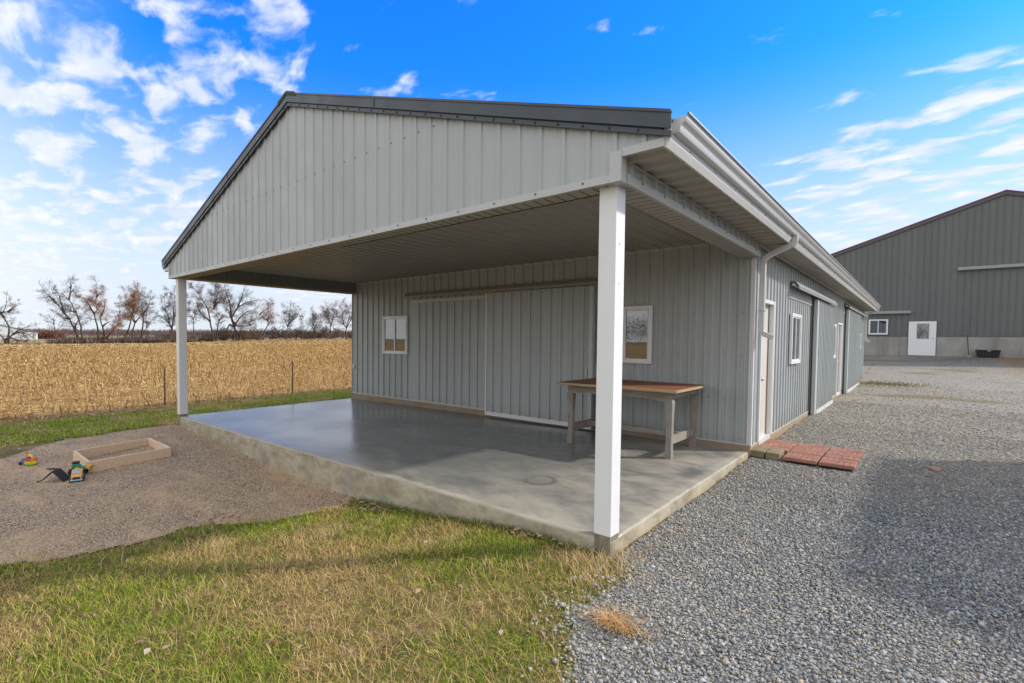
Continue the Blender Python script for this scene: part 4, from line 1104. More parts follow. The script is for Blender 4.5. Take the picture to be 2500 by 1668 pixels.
# fallen leaves and litter
x, y = scatter(-12.8, .3, -5, 7, 9, lambda a, b2: lawn_in(a, b2)); 
x2 = rng.normal(-2.95, .22, 120); y2 = -.10 - np.abs(rng.normal(0, .12, 120)); x3 = rng.normal(-.75, .16, 60); y3 = -.05 - np.abs(rng.normal(0, .05, 60))
x4 = rng.normal(-3.9, .25, 60); y4 = rng.normal(-1.45, .2, 60)
x5 = rng.uniform(-13, -10.2, 500); y5 = rng.uniform(-3, 5, 500)
x = np.concatenate([x, x2, x3, x4, x5]); y = np.concatenate([y, y2, y3, y4, y5]); n = len(x)
a = rng.uniform(0, 2 * np.pi, n); s = rng.uniform(.012, .035, n); z = gz(x, y) + rng.uniform(.012, .05, n)
Q = []
for k, (u, v_, w_) in enumerate(((-1, 0, 0), (0, -.55, .25), (1, 0, .1), (0, .55, .3))):
    u = u * s; v_ = v_ * s
    Q.append(np.stack([x + u * np.cos(a) - v_ * np.sin(a), y + u * np.sin(a) + v_ * np.cos(a), z + w_ * s + rng.uniform(-.3, .3, n) * s], -1))
V = np.stack(Q, 1).reshape(-1, 3); F = np.arange(4 * n).reshape(-1, 4)
c = stone_cols(n, [(.20, .11, .06), (.33, .23, .15), (.45, .36, .28), (.13, .08, .05)], [.3, .35, .2, .15])
tag(np_mesh('fallen_leaves', V, F, MAT['leaf'], np.repeat(c, 4, 0)), 'dead brown leaves scattered over the grass', 'leaves', kind='stuff')

# corn stubble: rows of cut stalks and strips of dry leaf
L = []
rows = []
for i in range(90):
    e = -13.15 - i * .76
    yy = np.arange(-16, 75, .21 if i < 30 else .36)
    xx = e + (field_edge(yy) + 12.75) * np.clip(1 - i / 14, 0, 1) + rng.normal(0, .05, len(yy)); yy = yy + rng.normal(0, .06, len(yy))
    k = rng.uniform(0, 1, len(yy)) < .85
    rows.append((xx[k], yy[k]))
x = np.concatenate([q[0] for q in rows]); y = np.concatenate([q[1] for q in rows])
vis = (y < 22 + (-13 - x) * .75); x, y = x[vis], y[vis]; n = len(x)
z = gz(x, y); h = rng.uniform(.10, .30, n) * np.where(rng.uniform(0, 1, n) < .12, 1.5, 1.); lean = rng.normal(0, .3, (n, 2)); rr = rng.uniform(.012, .019, n) * np.clip(np.hypot(x - 1.8, y + 3.5) / 18, 1, 2.6)
V = np.empty((n, 6, 3)); 
for k in range(3):
    an = 2 * np.pi * k / 3
    V[:, k] = np.stack([x + rr * np.cos(an), y + rr * np.sin(an), z - .03], -1)
    V[:, 3 + k] = np.stack([x + lean[:, 0] * h + rr * np.cos(an), y + lean[:, 1] * h + rr * np.sin(an), z + h], -1)
f = np.array([(0, 1, 4), (0, 4, 3), (1, 2, 5), (1, 5, 4), (2, 0, 3), (2, 3, 5), (3, 4, 5)])
c = mixc((.24, .125, .035), (.58, .38, .15), rng.uniform(0, 1, n))
L.append((V.reshape(-1, 3), (f[None] + (np.arange(n) * 6)[:, None, None]).reshape(-1, 3), np.repeat(c, 6, 0)))
def strips(x, y, ln, wd, zmax):
    n = len(x); z = gz(x, y)
    th = rng.uniform(0, 2 * np.pi, n); d = np.stack([np.cos(th), np.sin(th)], -1); p = np.stack([-d[:, 1], d[:, 0]], -1)
    V = np.empty((n, 6, 3))
    zz = [rng.uniform(.0, .03, n), rng.uniform(.01, zmax, n), rng.uniform(0., .05, n)]
    curl = rng.normal(0, .3, n)
    for k, s in enumerate((-.5, 0, .5)):
        for j, sg in enumerate((-.5, .5)):
            o = d * (s * ln)[:, None] + p * (sg * wd + curl * ln * (s * s))[:, None]
            V[:, 2 * k + j, 0] = x + o[:, 0]; V[:, 2 * k + j, 1] = y + o[:, 1]; V[:, 2 * k + j, 2] = z + zz[k] + sg * wd * rng.uniform(-.6, .6, n)
    f = np.array([(0, 1, 3), (0, 3, 2), (2, 3, 5), (2, 5, 4)])
    pt = np.clip((fbm(x, y, .35, 3, 21) - .35) * 2.2, 0, 1)
    c = mixc((.42, .235, .07), (.78, .56, .26), np.clip(rng.uniform(0, 1, n) ** 1.2 * .8 + .3 * pt - .1, 0, 1))
    dk = rng.uniform(0, 1, n) < .26; c[dk] *= .42
    return V.reshape(-1, 3), (f[None] + (np.arange(n) * 6)[:, None, None]).reshape(-1, 3), np.repeat(c, 6, 0)
for x0, x1, y0, y1, dens, l0, l1, w in ((-22, -12.7, -10, 24, 62, .12, .42, .024), (-40, -22, -8, 38, 26, .15, .5, .05), (-75, -40, -8, 62, 10, .2, .7, .10), (-128, -75, -5, 95, 4.5, .3, 1., .17)):
    x, y = scatter(x0, x1, y0, y1, dens, lambda a, b2: in_field(a - .15, b2) & (b2 < 22 + (-13 - a) * .8)); n = len(x)
    L.append(strips(x, y, rng.uniform(l0, l1, n), rng.uniform(.5, 1.1, n) * w, .075 if x1 > -30 else .13))
V, F, C = merge(L)
tag(np_mesh('corn_stubble', V, F, MAT['stalk'], C), 'cut corn stalks and dry leaves over the harvested field', 'corn stubble', kind='stuff')

# ------------------------------------------------------------------ trees
def tubes(segs, sides=3):
    A = np.array([[*p, *q, r0, r1] for p, q, r0, r1 in segs]); n = len(A)
    p, q = A[:, :3], A[:, 3:6]; d = q - p; d /= np.linalg.norm(d, axis=1, keepdims=True) + 1e-9
    ref = np.where(np.abs(d[:, 2:3]) < .9, np.array([[0, 0, 1.]]), np.array([[1., 0, 0]]))
    a = np.cross(d, ref); a /= np.linalg.norm(a, axis=1, keepdims=True); b2 = np.cross(d, a)
    V = np.empty((n, 2 * sides, 3))
    for k in range(sides):
        an = 2 * np.pi * k / sides; o = a * math.cos(an) + b2 * math.sin(an)
        V[:, k] = p + o * A[:, 6:7]; V[:, sides + k] = q + o * A[:, 7:8]
    f = []
    for k in range(sides): f += [(k, (k + 1) % sides, sides + (k + 1) % sides), (k, sides + (k + 1) % sides, sides + k)]
    F = (np.array(f)[None] + (np.arange(n) * 2 * sides)[:, None, None]).reshape(-1, 3)
    return V.reshape(-1, 3), F
TR = random.Random(11)
def rv(): 
    return Vector((TR.gauss(0, 1), TR.gauss(0, 1), TR.gauss(0, 1)))
def grow(segs, tips, p, d, L, r, lvl, up, gn, dens):
    n = (4, 4, 3, 2)[lvl]
    for i in range(n):
        d = (d + rv() * gn + Vector((0, 0, up))).normalized(); q = p + d * (L / n) * TR.uniform(.8, 1.2); r2 = max(r * .78, .0075)
        segs.append((p, q, r, r2))
        if lvl < 3:
            k = dens * (1.3, 1.6, 2.2)[lvl]
            for _ in range(int(k) + (TR.random() < k % 1)):
                e = d.cross(rv()).normalized(); c = (d * TR.uniform(.45, 1.) + e * TR.uniform(.6, 1.)).normalized()
                grow(segs, tips, q, c, L * TR.uniform(.38, .62), max(r2 * .5, .0085), lvl + 1, up, gn, dens)
        p = q; r = r2
    tips.append((p, lvl))
FV = Vector((-.652, .757, 0)); RVc = Vector((.757, .652, 0))
def make_tree(base, sc, stems, lab, name='bare_tree', blen=2.6, dens=1., up=.05, gn=.22, leaf=0, r0=.26, start=.3, twig=(.095, .066, .052), leafc=(.42, .22, .12)):
    """stems: polylines (right, up) in traced units from the base; depth wanders"""
    dens *= 1.5; r0 *= .82; leafc = tuple(min(.6, q * 1.35) for q in leafc)
    root = empty(name, base, lab, 'tree', 'bare trees beyond the corn field')
    B = Vector(base); tr = []; segs = []; tips = []; trunks = []
    for si, st in enumerate(stems):
        if si and st[0][1] < 70 and abs(st[0][0]) > 8: trunks.append(tr); tr = []
        pts = []; dep = 0.; ddep = TR.uniform(-.35, .35)
        for i, (a, h) in enumerate(st):
            if i: dep += ddep * math.hypot(a - st[i - 1][0], h - st[i - 1][1]) * sc + TR.uniform(-.12, .12)
            pts.append(B + RVc * (a * sc) + FV * dep + Vector((0, 0, h * sc)))
        if si and tr:
            nb = min((q[1] for q in tr), key=lambda p: (p - pts[0]).length)
            if (nb - pts[0]).length < 2.2:
                off = nb - pts[0]; pts = [p + off * (1 - i / len(pts)) for i, p in enumerate(pts)]
        # subdivide with a little wander
        P = []
        for i in range(len(pts) - 1):
            m_ = max(1, round((pts[i + 1] - pts[i]).length / .9))
            for j in range(m_): P.append(pts[i].lerp(pts[i + 1], j / m_) + rv() * (.05 if i + j else 0))
        P.append(pts[-1]); N = len(P)
        rr = [r0 * (.8 if si else 1.) * (1 - .86 * (i / (N - 1)) ** .8) for i in range(N)]
        rr[0] *= 1.35
        for i in range(N - 1):
            tr.append((P[i], P[i + 1], rr[i], rr[i + 1]))
            t_ = i / (N - 1)
            if t_ > start or (si and t_ > .15):
                d = (P[i + 1] - P[i]).normalized(); k = 1.5 * dens
                for _ in range(int(k) + (TR.random() < k % 1)):
                    e = d.cross(rv()).normalized(); c = (d * TR.uniform(.2, .9) + e).normalized()
                    grow(segs, tips, P[i], c, blen * TR.uniform(.5, 1.) * (1 - .35 * t_), max(rr[i] * .36, .018), 1, up, gn, dens)
        grow(segs, tips, P[-1], (P[-1] - P[-2]).normalized(), blen * .6, rr[-1], 1, up, gn, dens)
    for q in trunks + [tr]:
        V, F = tubes(q, 6); np_mesh('trunk', V, F, MAT['bark'], None, root, True)
    V, F = tubes(segs, 3); n = len(V)
    C = np.tile(np.array(twig), (n, 1)) * np.repeat(rng.uniform(.75, 1.3, (n // 6, 1)), 6, 0)
    if leaf:
        T = np.array([list(p) for p, l in tips if l >= 2]); leaf *= 2; T = np.repeat(T, leaf, 0) + rng.normal(0, .34, (len(T) * leaf, 3)); m_ = len(T)
        s = rng.uniform(.02, .05, m_); q = rng.normal(0, 1, (m_, 3)); q /= np.linalg.norm(q, axis=1, keepdims=True); w_ = np.cross(q, rng.normal(0, 1, (m_, 3))); w_ /= np.linalg.norm(w_, axis=1, keepdims=True)
        LV = np.stack([T - q * s[:, None], T + w_ * s[:, None] * .7, T + q * s[:, None]], 1).reshape(-1, 3)
        F = np.concatenate([F, np.arange(3 * m_).reshape(-1, 3) + n]); V = np.concatenate([V, LV])
        C = np.concatenate([C, np.repeat(np.array(leafc)[None] * rng.uniform(.6, 1.35, (m_, 1)), 3, 0)])
    np_mesh('crown', V, F, MAT['twig'], C, root)
    return root
# traced outlines (units of the enlarged photograph), converted to metres at each tree's own distance
def S_(bx, by, *pts): return [(x - bx, by - y) for x, y in pts]
b0 = (90, 945)
make_tree((-127.38, 7.71, -.19), .01468, [S_(*b0, b0, (125, 790), (120, 720), (70, 620), (40, 560), (85, 480), (100, 400), (110, 345)), S_(*b0, (70, 945), (50, 850), (5, 800), (-60, 740)), S_(*b0, (128, 860), (200, 785), (260, 762), (330, 800), (405, 890)), S_(*b0, (120, 720), (200, 685), (330, 655)), S_(*b0, (60, 600), (10, 540), (-60, 520)), S_(*b0, (110, 640), (190, 600), (225, 570)), S_(*b0, (95, 470), (160, 440), (230, 425)), S_(*b0, (135, 870), (220, 890), (330, 915), (420, 918))],
          'bare spreading tree with drooping limbs in front of the pale shed', blen=1.5, up=.02, dens=.9)
b0 = (735, 945)
make_tree((-128.22, 15.04, -.2), .01564, [S_(*b0, b0, (730, 800), (710, 700), (650, 640), (590, 590)), S_(*b0, (732, 800), (760, 740), (800, 690)), S_(*b0, (715, 720), (690, 640), (680, 560))], 'small thin forked tree right of the pale shed', blen=1.6, r0=.13, dens=.8)
b0 = (1005, 940)
make_tree((-128.29, 18.35, -.13), .01605, [S_(*b0, b0, (960, 790), (910, 720), (850, 620), (760, 540), (690, 465), (620, 390), (540, 340), (490, 300)), S_(*b0, (760, 540), (745, 440), (710, 330), (680, 250)), S_(*b0, (640, 400), (600, 320), (545, 250)), S_(*b0, (850, 620), (760, 600), (700, 560)), S_(*b0, (1000, 800), (960, 690), (880, 645)), S_(*b0, (925, 740), (960, 680), (1030, 590))], 'large dark tree whose trunk leans far to the left', blen=2.2, dens=.85, r0=.3)
b0 = (1050, 930)
make_tree((-128.29, 18.91, .03), .01611, [S_(*b0, b0, (1070, 720), (1050, 590), (1030, 490), (980, 390), (930, 335), (870, 300), (800, 215)), S_(*b0, (975, 385), (970, 270), (940, 200), (920, 150)), S_(*b0, (1040, 540), (960, 530), (890, 500)), S_(*b0, (880, 310), (920, 250), (935, 200))], 'tall dark tree with a slim straight trunk and arching top', blen=2.0, dens=.85, start=.35)
b0 = (1250, 932)
make_tree((-128.22, 21.47, 0), .01641, [S_(*b0, b0, (1245, 740), (1210, 630), (1190, 555), (1215, 490), (1190, 400), (1215, 290), (1195, 170)), S_(*b0, (1190, 555), (1150, 440), (1110, 365), (1040, 320)), S_(*b0, (1210, 360), (1270, 290))], 'tree with a wavy trunk and rust tinged pointed crown', blen=2.2, leaf=2, start=.42)
b0 = (1350, 932)
make_tree((-128.15, 22.78, .01), .01656, [S_(*b0, b0, (1345, 720), (1335, 640), (1360, 540), (1320, 490), (1260, 410)), S_(*b0, (1355, 560), (1400, 460), (1390, 370)), S_(*b0, (1340, 700), (1400, 660), (1470, 640)), S_(*b0, (1345, 860), (1420, 780), (1490, 710), (1590, 620)), S_(*b0, (1300, 930), (1345, 820))], 'rust brown bushy tree with a low limb rising to the right', blen=2.0, leaf=2, start=.5)
b0 = (1490, 915)
make_tree((-128.01, 24.65, .29), .01677, [S_(*b0, b0, (1488, 700), (1480, 540), (1470, 370)), S_(*b0, (1488, 690), (1430, 560))], 'thin upright sapling between two rust brown trees', blen=1.4, r0=.12, start=.3)
b0 = (1565, 932)
make_tree((-127.92, 25.66, .01), .01689, [S_(*b0, b0, (1600, 740), (1612, 600), (1615, 450), (1600, 330), (1590, 220)), S_(*b0, (1612, 560), (1680, 430), (1700, 300)), S_(*b0, (1612, 520), (1550, 400), (1520, 300))], 'tallest rust brown tree with a dense rounded crown', blen=2.3, leaf=2, start=.38, dens=1.05)
b0 = (1680, 932)
make_tree((-127.75, 27.24, .01), .01706, [S_(*b0, b0, (1720, 740), (1745, 670), (1740, 560), (1770, 400), (1740, 300)), S_(*b0, (1745, 670), (1690, 590), (1660, 520)), S_(*b0, (1745, 660), (1830, 590))], 'orange brown tree crowded behind its tall neighbour', blen=2.1, leaf=2, start=.42, leafc=(.36, .19, .09))
b0 = (1790, 935)
make_tree((-127.57, 28.78, -.03), .01722, [S_(*b0, b0, (1850, 680), (1860, 520), (1850, 380), (1820, 255)), S_(*b0, (1855, 560), (1910, 430), (1900, 320))], 'dark upright tree with a purplish twiggy top', blen=1.8, leaf=1, start=.35, leafc=(.22, .12, .10))
b0 = (1780, 932)
make_tree((-127.59, 28.64, .05), .01721, [S_(*b0, b0, (1830, 800), (1900, 690), (1970, 580)), S_(*b0, (1880, 720), (1930, 500), (1945, 290))], 'slender tree leaning right beside the left porch post', blen=1.6, r0=.14, start=.35)
b0 = (2165, 925)
make_tree((-126.73, 34.18, .16), .01778, [S_(*b0, b0, (2165, 760), (2120, 640), (2070, 520), (2030, 400), (2020, 270)), S_(*b0, (2165, 760), (2170, 600), (2165, 420), (2150, 250)), S_(*b0, (2165, 760), (2210, 600), (2250, 540)), S_(*b0, (2120, 650), (2030, 590), (1950, 550)), S_(*b0, (2168, 560), (2210, 400), (2215, 300))], 'bare tree of many upright stems just left of the porch post', blen=2.0, start=.25, r0=.22, up=.1)
b0 = (170, 912)
make_tree((-125.82, 38.75, .41), .01824, [S_(*b0, b0, (195, 770), (215, 640), (240, 570), (190, 470), (160, 380), (150, 290)), S_(*b0, (215, 630), (150, 560), (105, 480)), S_(*b0, (235, 560), (250, 480))], 'bare crooked tree just right of the porch post', blen=1.8, r0=.17)
b0 = (430, 912)
make_tree((-124.87, 42.81, .43), .01862, [S_(*b0, b0, (428, 750), (432, 600), (430, 480), (370, 350), (310, 250), (270, 210)), S_(*b0, (432, 500), (470, 380), (520, 270), (500, 200)), S_(*b0, (425, 640), (340, 590), (260, 520), (200, 380)), S_(*b0, (432, 520), (410, 340), (400, 220)), S_(*b0, (440, 540), (540, 420), (560, 330))], 'big reddish tree with a wide dome crown', blen=2.6, leaf=1, r0=.32, start=.4, leafc=(.27, .13, .09), dens=1.05)
b0 = (465, 905)
make_tree((-124.73, 43.37, .57), .01868, [S_(*b0, b0, (480, 720), (500, 640), (470, 560), (480, 480)), S_(*b0, (500, 650), (560, 600), (600, 540))], 'shorter tree standing against the big reddish tree', blen=1.7, r0=.26)
b0 = (740, 905)
make_tree((-123.54, 47.83, .59), .01909, [S_(*b0, b0, (720, 720), (715, 600), (725, 460), (700, 330), (690, 210)), S_(*b0, (718, 640), (640, 540), (620, 420), (560, 320)), S_(*b0, (725, 560), (790, 440), (880, 380), (990, 370)), S_(*b0, (715, 680), (790, 590), (900, 520), (1030, 490)), S_(*b0, (730, 460), (790, 330), (830, 230)), S_(*b0, (720, 700), (660, 680), (630, 770), (490, 820)), S_(*b0, (735, 640), (790, 710), (890, 710), (1000, 670)), S_(*b0, (765, 880), (790, 740))], 'broad dark bare tree with long arching limbs', blen=2.5, r0=.36, start=.4, dens=.95)
b0 = (885, 895)
make_tree((-122.85, 50.24, .8), .0193, [S_(*b0, b0, (885, 760), (880, 620)), S_(*b0, (885, 720), (840, 640)), S_(*b0, (885, 720), (950, 640))], 'small rust orange tree under the arching limbs', blen=2.2, leaf=2, r0=.14, leafc=(.40, .20, .11))
b0 = (1060, 893)
make_tree((-121.94, 53.2, .86), .01957, [S_(*b0, b0, (1065, 760), (1090, 690), (1080, 560), (1060, 440), (1070, 400)), S_(*b0, (1085, 640), (1010, 560)), S_(*b0, (1088, 660), (1200, 600)), S_(*b0, (1080, 540), (1170, 460))], 'rusty tree with flat layered branches', blen=2.3, leaf=2, r0=.24, start=.4, up=-.02, leafc=(.36, .17, .09))
b0 = (1355, 893)
make_tree((-120.26, 58.34, .91), .02001, [S_(*b0, b0, (1355, 720), (1360, 600), (1370, 490)), S_(*b0, (1355, 720), (1310, 620), (1290, 510)), S_(*b0, (1358, 720), (1420, 600), (1450, 500)), S_(*b0, (1360, 700), (1480, 600), (1520, 560))], 'vase shaped bare tree alone in the treeline', blen=2.4, r0=.2, start=.25, up=.14)
b0 = (1570, 885)
make_tree((-118.91, 62.18, 1.1), .02033, [S_(*b0, b0, (1570, 720), (1560, 600), (1550, 530)), S_(*b0, (1540, 885), (1600, 800), (1630, 660)), S_(*b0, (1475, 885), (1530, 790))], 'thin spindly trunks leaning past a vase shaped tree', blen=1.8, r0=.11, start=.3, dens=.8)
b0 = (1700, 885)
make_tree((-118.05, 64.55, 1.12), .02052, [S_(*b0, b0, (1705, 720), (1730, 560)), S_(*b0, (1700, 740), (1690, 600)), S_(*b0, (1720, 885), (1740, 660), (1790, 560))], 'dark bushy tree of several stems', blen=2.4, r0=.16, start=.3, leaf=1, leafc=(.13, .09, .08), dens=1.1)
b0 = (1920, 888)
make_tree((-116.5, 68.64, 1.09), .02085, [S_(*b0, b0, (1920, 720), (1900, 600), (1880, 500)), S_(*b0, (1920, 720), (1960, 600), (1970, 480)), S_(*b0, (1910, 640), (1840, 540))], 'brown twiggy tree before the little white house', blen=2.6, r0=.22, start=.3, leaf=1, leafc=(.25, .14, .09), dens=1.05)
b0 = (2120, 885)
make_tree((-114.99, 72.43, 1.19), .02115, [S_(*b0, b0, (2120, 740), (2060, 660), (2010, 580), (2000, 480)), S_(*b0, (2120, 740), (2150, 600), (2140, 480), (2080, 420)), S_(*b0, (2125, 720), (2200, 600), (2230, 480)), S_(*b0, (2090, 690), (2060, 560), (2070, 450))], 'reddish arching tree beside the porch wall corner', blen=2.4, r0=.24, start=.3, leaf=1, leafc=(.32, .15, .10))

# far woods: thousands of twigs that read as one brown mass
def woods(spots, hgt, name, lab, col, per=70, q=(.5, 1.3), spread=2.6):
    n = len(spots); P = np.array(spots)
    k = per
    u = rng.normal(0, 1, (n, k, 3)); u /= np.linalg.norm(u, axis=2, keepdims=True); u *= rng.uniform(.1, 1, (n, k, 1)) ** .5
    H = np.array(hgt)[:, None]
    c = np.stack([P[:, 0:1] + u[..., 0] * spread * rng.uniform(.6, 1.3, (n, 1)), P[:, 1:2] + u[..., 1] * spread * rng.uniform(.6, 1.3, (n, 1)), P[:, 2:3] + H * (.52 + .5 * u[..., 2])], -1).reshape(-1, 3)
    m_ = len(c); d = rng.normal(0, 1, (m_, 3)); d[:, 2] = np.abs(d[:, 2]) + .6; d /= np.linalg.norm(d, axis=1, keepdims=True)
    s = np.cross(d, rng.normal(0, 1, (m_, 3))); s /= np.linalg.norm(s, axis=1, keepdims=True)
    ln = rng.uniform(*q, m_)[:, None]; w_ = rng.uniform(.03, .10, m_)[:, None] * q[1] / 1.3
    V = np.stack([c - s * w_, c + s * w_, c + d * ln], 1)
    C = np.repeat(np.array(col)[None] * rng.uniform(.6, 1.4, (m_, 1)), 3, 0)
    return tag(np_mesh(name, V.reshape(-1, 3), np.arange(3 * m_).reshape(-1, 3), MAT['twig'], C), lab, 'woods', kind='stuff')
sp = []; hg = []
for i in range(900):
    y = TR.uniform(-70, 330); x = -250 - abs(y - 60) * .05 - TR.uniform(0, 55); sp.append((x, y, 1.0)); hg.append((2.2 + .014 * (y + 40)) * TR.uniform(.8, 1.12))
for i in range(420):
    x = TR.uniform(-240, 120); y = -190 - TR.uniform(0, 40); sp.append((x, y, .6)); hg.append(TR.uniform(8, 15))
woods(sp, hg, 'woods', 'far leafless brown woods along the horizon', (.125, .082, .075), 150, (.5, 1.3), 4.6)
sp = []; hg = []
for i in range(150):
    y = TR.uniform(30, 100); x = -132 + .17 * (y - 10) + TR.uniform(-9, 2); sp.append((x, y, float(gz(x, y)[0]))); hg.append(TR.uniform(.8, 3.4) * (.4 + .6 * (y > 44)))
for i in range(60):
    y = TR.uniform(15, 36); x = -129 + TR.uniform(-4, 1); sp.append((x, y, float(gz(x, y)[0]))); hg.append(TR.uniform(.3, .8))
woods(sp, hg, 'brush', 'tangled brown brush at the foot of the treeline', (.155, .115, .088), 95, (.5, 1.5), 1.7)

sp = []; hg = []
for i in range(46):
    f_ = TR.random(); sp.append((-220.5 + 6.5 * f_ + TR.uniform(-4, 0), 23 + 5.5 * f_ + TR.uniform(-.5, .5), -1.0)); hg.append(TR.uniform(3.4, 4.4))
woods(sp, hg, 'thicket', 'reddish brown thicket right of the pale shed', (.20, .095, .07), 150, (.4, 1.2), 1.3)

# pale shed, white house and pole far off
z0 = -1.4
ps = empty('pale_shed', (-204, 12, z0), 'pale grey metal shed with low roof at the far left horizon', 'shed')
mb = MB(); pts = [(-199.8, 20.7), (-217.8, 5.2)]
A_ = Vector((-199.8, 20.7, z0)); U_ = Vector((-.12, -.993, 0)); D_ = Vector((-.993, .12, 0))
mb.prism([A_, A_ + U_ * 24, A_ + U_ * 24 + Vector((0, 0, 4.0)), A_ + U_ * 12 + Vector((0, 0, 6.8)), A_ + Vector((0, 0, 3.7))], D_ * 18)
mb.build('wall', paint('pale_metal', (.50, .53, .545), .5), ps)
mb = MB()
for a, b2 in ((-.4, 12), (24.4, 12)):
    za = 3.6 if a < 0 else 3.9
    p = A_ + U_ * a + Vector((0, 0, za + .05)) - D_ * .3; q_ = A_ + U_ * b2 + Vector((0, 0, 6.9)) - D_ * .3
    mb.prism([p, q_, q_ + Vector((0, 0, .16)), p + Vector((0, 0, .16))], D_ * 18.6)
mb.build('roof', paint('pale_roof', (.17, .21, .20), .5), ps)
mb = MB(); mb.prism([A_ + U_ * .02 - D_ * .04, A_ + U_ * .35 - D_ * .04, A_ + U_ * .35 - D_ * .04 + Vector((0, 0, 3.75)), A_ + U_ * .02 - D_ * .04 + Vector((0, 0, 3.65))], D_ * .03); mb.build('corner_trim', MAT['white'], ps)
hs = empty('white_house', (-200, 128, 1.), 'tiny white house between the far bare trees', 'house')
A_ = Vector((-205, 127.2, 1.0)); U_ = Vector((.757, .652, 0)); 
mb = MB(); D_ = Vector((-.652, .757, 0)); mb.prism([A_, A_ + U_ * 3.6, A_ + U_ * 3.6 + Vector((0, 0, 1.6)), A_ + U_ * 1.8 + Vector((0, 0, 2.5)), A_ + Vector((0, 0, 1.6))], D_ * 6); mb.build('wall', MAT['white'], hs)
mb = MB()
for a in (-.2, 3.8):
    p = A_ + U_ * a + Vector((0, 0, 1.52)) - D_ * .2; q_ = A_ + U_ * 1.8 + Vector((0, 0, 2.52)) - D_ * .2
    mb.prism([p, q_, q_ + Vector((0, 0, .15)), p + Vector((0, 0, .15))], D_ * 6.4)
mb.build('roof', MAT['roof'], hs)
mb = MB(); p = A_ + U_ * 1.3 - D_ * .03 + Vector((0, 0, .5)); mb.prism([p, p + U_ * .9, p + U_ * .9 + Vector((0, 0, .9)), p + Vector((0, 0, .9))], D_ * .02); mb.build('window', MAT['glass'], hs)
mb = MB(); mb.tube([(-181, 68.2, .2), (-181, 68.2, 2.6)], [.10, .08], 8); mb.box(-181.12, -180.88, 68.08, 68.32, 2.6, 2.66)
tag(mb.build('marker_pole', MAT['white']), 'slim white pole standing far behind the treeline', 'pole')

# ------------------------------------------------------------------ light, sky, camera
SUN = Vector((.785, .62, .69)).normalized()
EL = math.asin(SUN.z); ROT = math.atan2(SUN.x, SUN.y)
sl = bpy.data.lights.new('sun', 'SUN'); sl.energy = 2.4; sl.angle = R(2.); sl.color = (1., .93, .82)
so = link(bpy.data.objects.new('sun', sl)); so.rotation_euler = SUN.to_track_quat('Z', 'Y').to_euler(); so.location = (20, 15, 20)

w = bpy.data.worlds.new('World'); S.world = w; w.use_nodes = True
t = NT.__new__(NT); t.t = w.node_tree; t.n = t.t.nodes; t.l = t.t.links
bg = t.n['Background']
sky = t.new('ShaderNodeTexSky', sky_type='NISHITA'); sky.sun_disc = False; sky.sun_elevation = EL; sky.sun_rotation = ROT
sky.altitude = 200; sky.air_density = 1.; sky.dust_density = 1.; sky.ozone_density = 1.
hsv = t.new('ShaderNodeHueSaturation'); t.l.new(sky.outputs[0], hsv.inputs['Color']); hsv.inputs['Saturation'].default_value = 1.25; hsv.inputs['Value'].default_value = 1.
tc = t.new('ShaderNodeTexCoord'); D0 = tc.outputs['Generated']
sp_ = t.new('ShaderNodeSeparateXYZ'); t.l.new(D0, sp_.inputs[0])
den = t.math('ADD', t.math('MAXIMUM', sp_.outputs[2], 0.), .12)
cv = t.new('ShaderNodeCombineXYZ')
t.l.new(t.math('DIVIDE', sp_.outputs[0], den), cv.inputs[0]); t.l.new(t.math('DIVIDE', sp_.outputs[1], den), cv.inputs[1])
mp = t.new('ShaderNodeMapping'); mp.inputs['Rotation'].default_value = (0, 0, R(25)); mp.inputs['Scale'].default_value = (1., 1.6, 1); t.l.new(cv.outputs[0], mp.inputs['Vector'])
n1 = t.noise(mp.outputs[0], 4.7, 9, .54, .3)
def blob(d, r, amp):
    nd = t.new('ShaderNodeVectorMath', operation='DISTANCE'); t.l.new(D0, nd.inputs[0]); nd.inputs[1].default_value = Vector(d).normalized()
    return t.rng(nd.outputs['Value'], r, r * .25, 0., amp)
bl = None
for d, r, a in (((-.91, .14, .40), .16, .17), ((-.895, .25, .37), .14, .2), ((-.93, .19, .30), .19, .2), ((-.975, .11, .19), .12, .2), ((-.94, .26, .235), .15, .13), ((-.82, .33, .47), .17, .22), ((-.87, .20, .46), .10, .12), ((-.78, .38, .49), .12, .12), ((-.955, .2, .22), .16, .12), ((-.99, .05, .15), .12, .12),
                ((.0, .965, .262), .2, .13), ((-.14, .955, .25), .16, .12), ((.10, .957, .28), .14, .13), ((-.69, .52, .50), .12, .09), ((-.99, .10, .09), .2, .08), ((-.05, .99, .15), .2, .06)):
    b_ = blob(d, r, a); bl = b_ if bl is None else t.math('ADD', bl, b_)
soft = t.rng(sp_.outputs[2], .0, .3, .07, 0.)
f = t.math('ADD', n1, t.math('SUBTRACT', t.math('ADD', t.math('ADD', t.math('MINIMUM', bl, .19), soft), blob((-.82, .52, .22), .25, .3)), .17))
cl = t.rng(f, .455, .66)
n2 = t.noise(mp.outputs[0], 6, 6, .6)
ccol = t.mix(t.rng(n2, .35, .7), (3.1, 3.4, 3.85), (4.0, 4.05, 4.1))
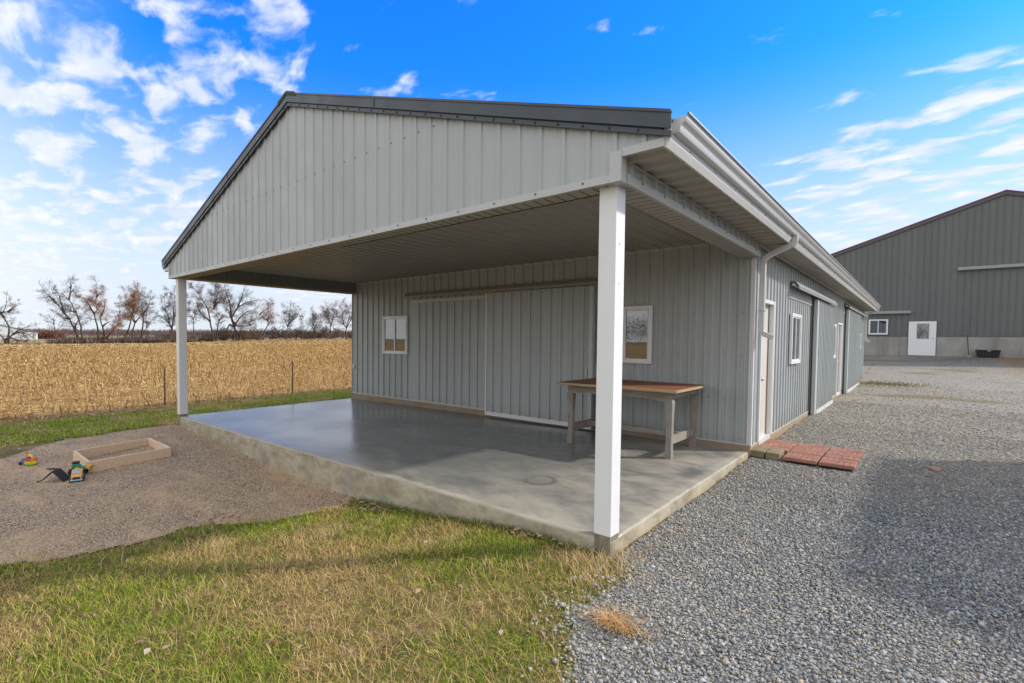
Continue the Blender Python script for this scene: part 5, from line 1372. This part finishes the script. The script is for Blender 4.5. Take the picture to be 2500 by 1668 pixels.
tint = t.mix(t.rng(sp_.outputs[2], .02, .5), (.9, .80, 1.15), (.10, .74, 1.65))
skyc = t.mix(1., hsv.outputs[0], tint, 'MULTIPLY')
skyc = t.mix(t.rng(sp_.outputs[2], .46, .0, 0., .95), skyc, (3.05, 3.38, 3.72))
fin = t.mix(t.math('MULTIPLY', cl, .93), skyc, ccol)
fill_veil = t.math('MULTIPLY', t.rng(sp_.outputs[1], .25, -.35), t.rng(t.noise(mp.outputs[0], 1.4, 6, .6), .25, .55, .55, 1.))  # unseen white cloud cover, added to brighten and neutralise the shade
fill_veil = t.math('MAXIMUM', fill_veil, t.math('MULTIPLY', t.rng(sp_.outputs[0], .28, .6), .85))
fill_veil = t.math('MAXIMUM', fill_veil, t.rng(sp_.outputs[2], .72, .88, 0., .8))
fin = t.mix(fill_veil, fin, (4.65, 4.75, 4.8))
t.l.new(fin, bg.inputs['Color']); bg.inputs['Strength'].default_value = .15

cam = bpy.data.cameras.new('camera'); co = link(bpy.data.objects.new('camera', cam)); S.camera = co
yaw, pit, rol = -.7112, -.0358, .0096
cy, sy = math.cos(yaw), math.sin(yaw)
fw = Vector((sy * math.cos(pit), cy * math.cos(pit), math.sin(pit))); rt = Vector((cy, -sy, 0)); upv = rt.cross(fw)
r2 = rt * math.cos(rol) + upv * math.sin(rol); u2 = -rt * math.sin(rol) + upv * math.cos(rol)
m4 = Matrix((r2, u2, -fw)).transposed().to_4x4(); m4.translation = Vector(CAM); co.matrix_world = m4
cam.sensor_width = 36; cam.lens = 1211.34 / 2500 * 36; cam.shift_x = (1250 - 1197.65) / 2500; cam.shift_y = (872.95 - 834) / 2500
cam.clip_start = .05; cam.clip_end = 5000
S.render.resolution_x = 1024; S.render.resolution_y = 683
S.view_settings.view_transform = 'Standard'; S.view_settings.look = 'None'; S.view_settings.exposure = .75; S.view_settings.gamma = 1
S.cycles.max_bounces = 8; S.cycles.diffuse_bounces = 4; S.cycles.glossy_bounces = 4
try: S.cycles.use_denoising = True
except Exception: pass
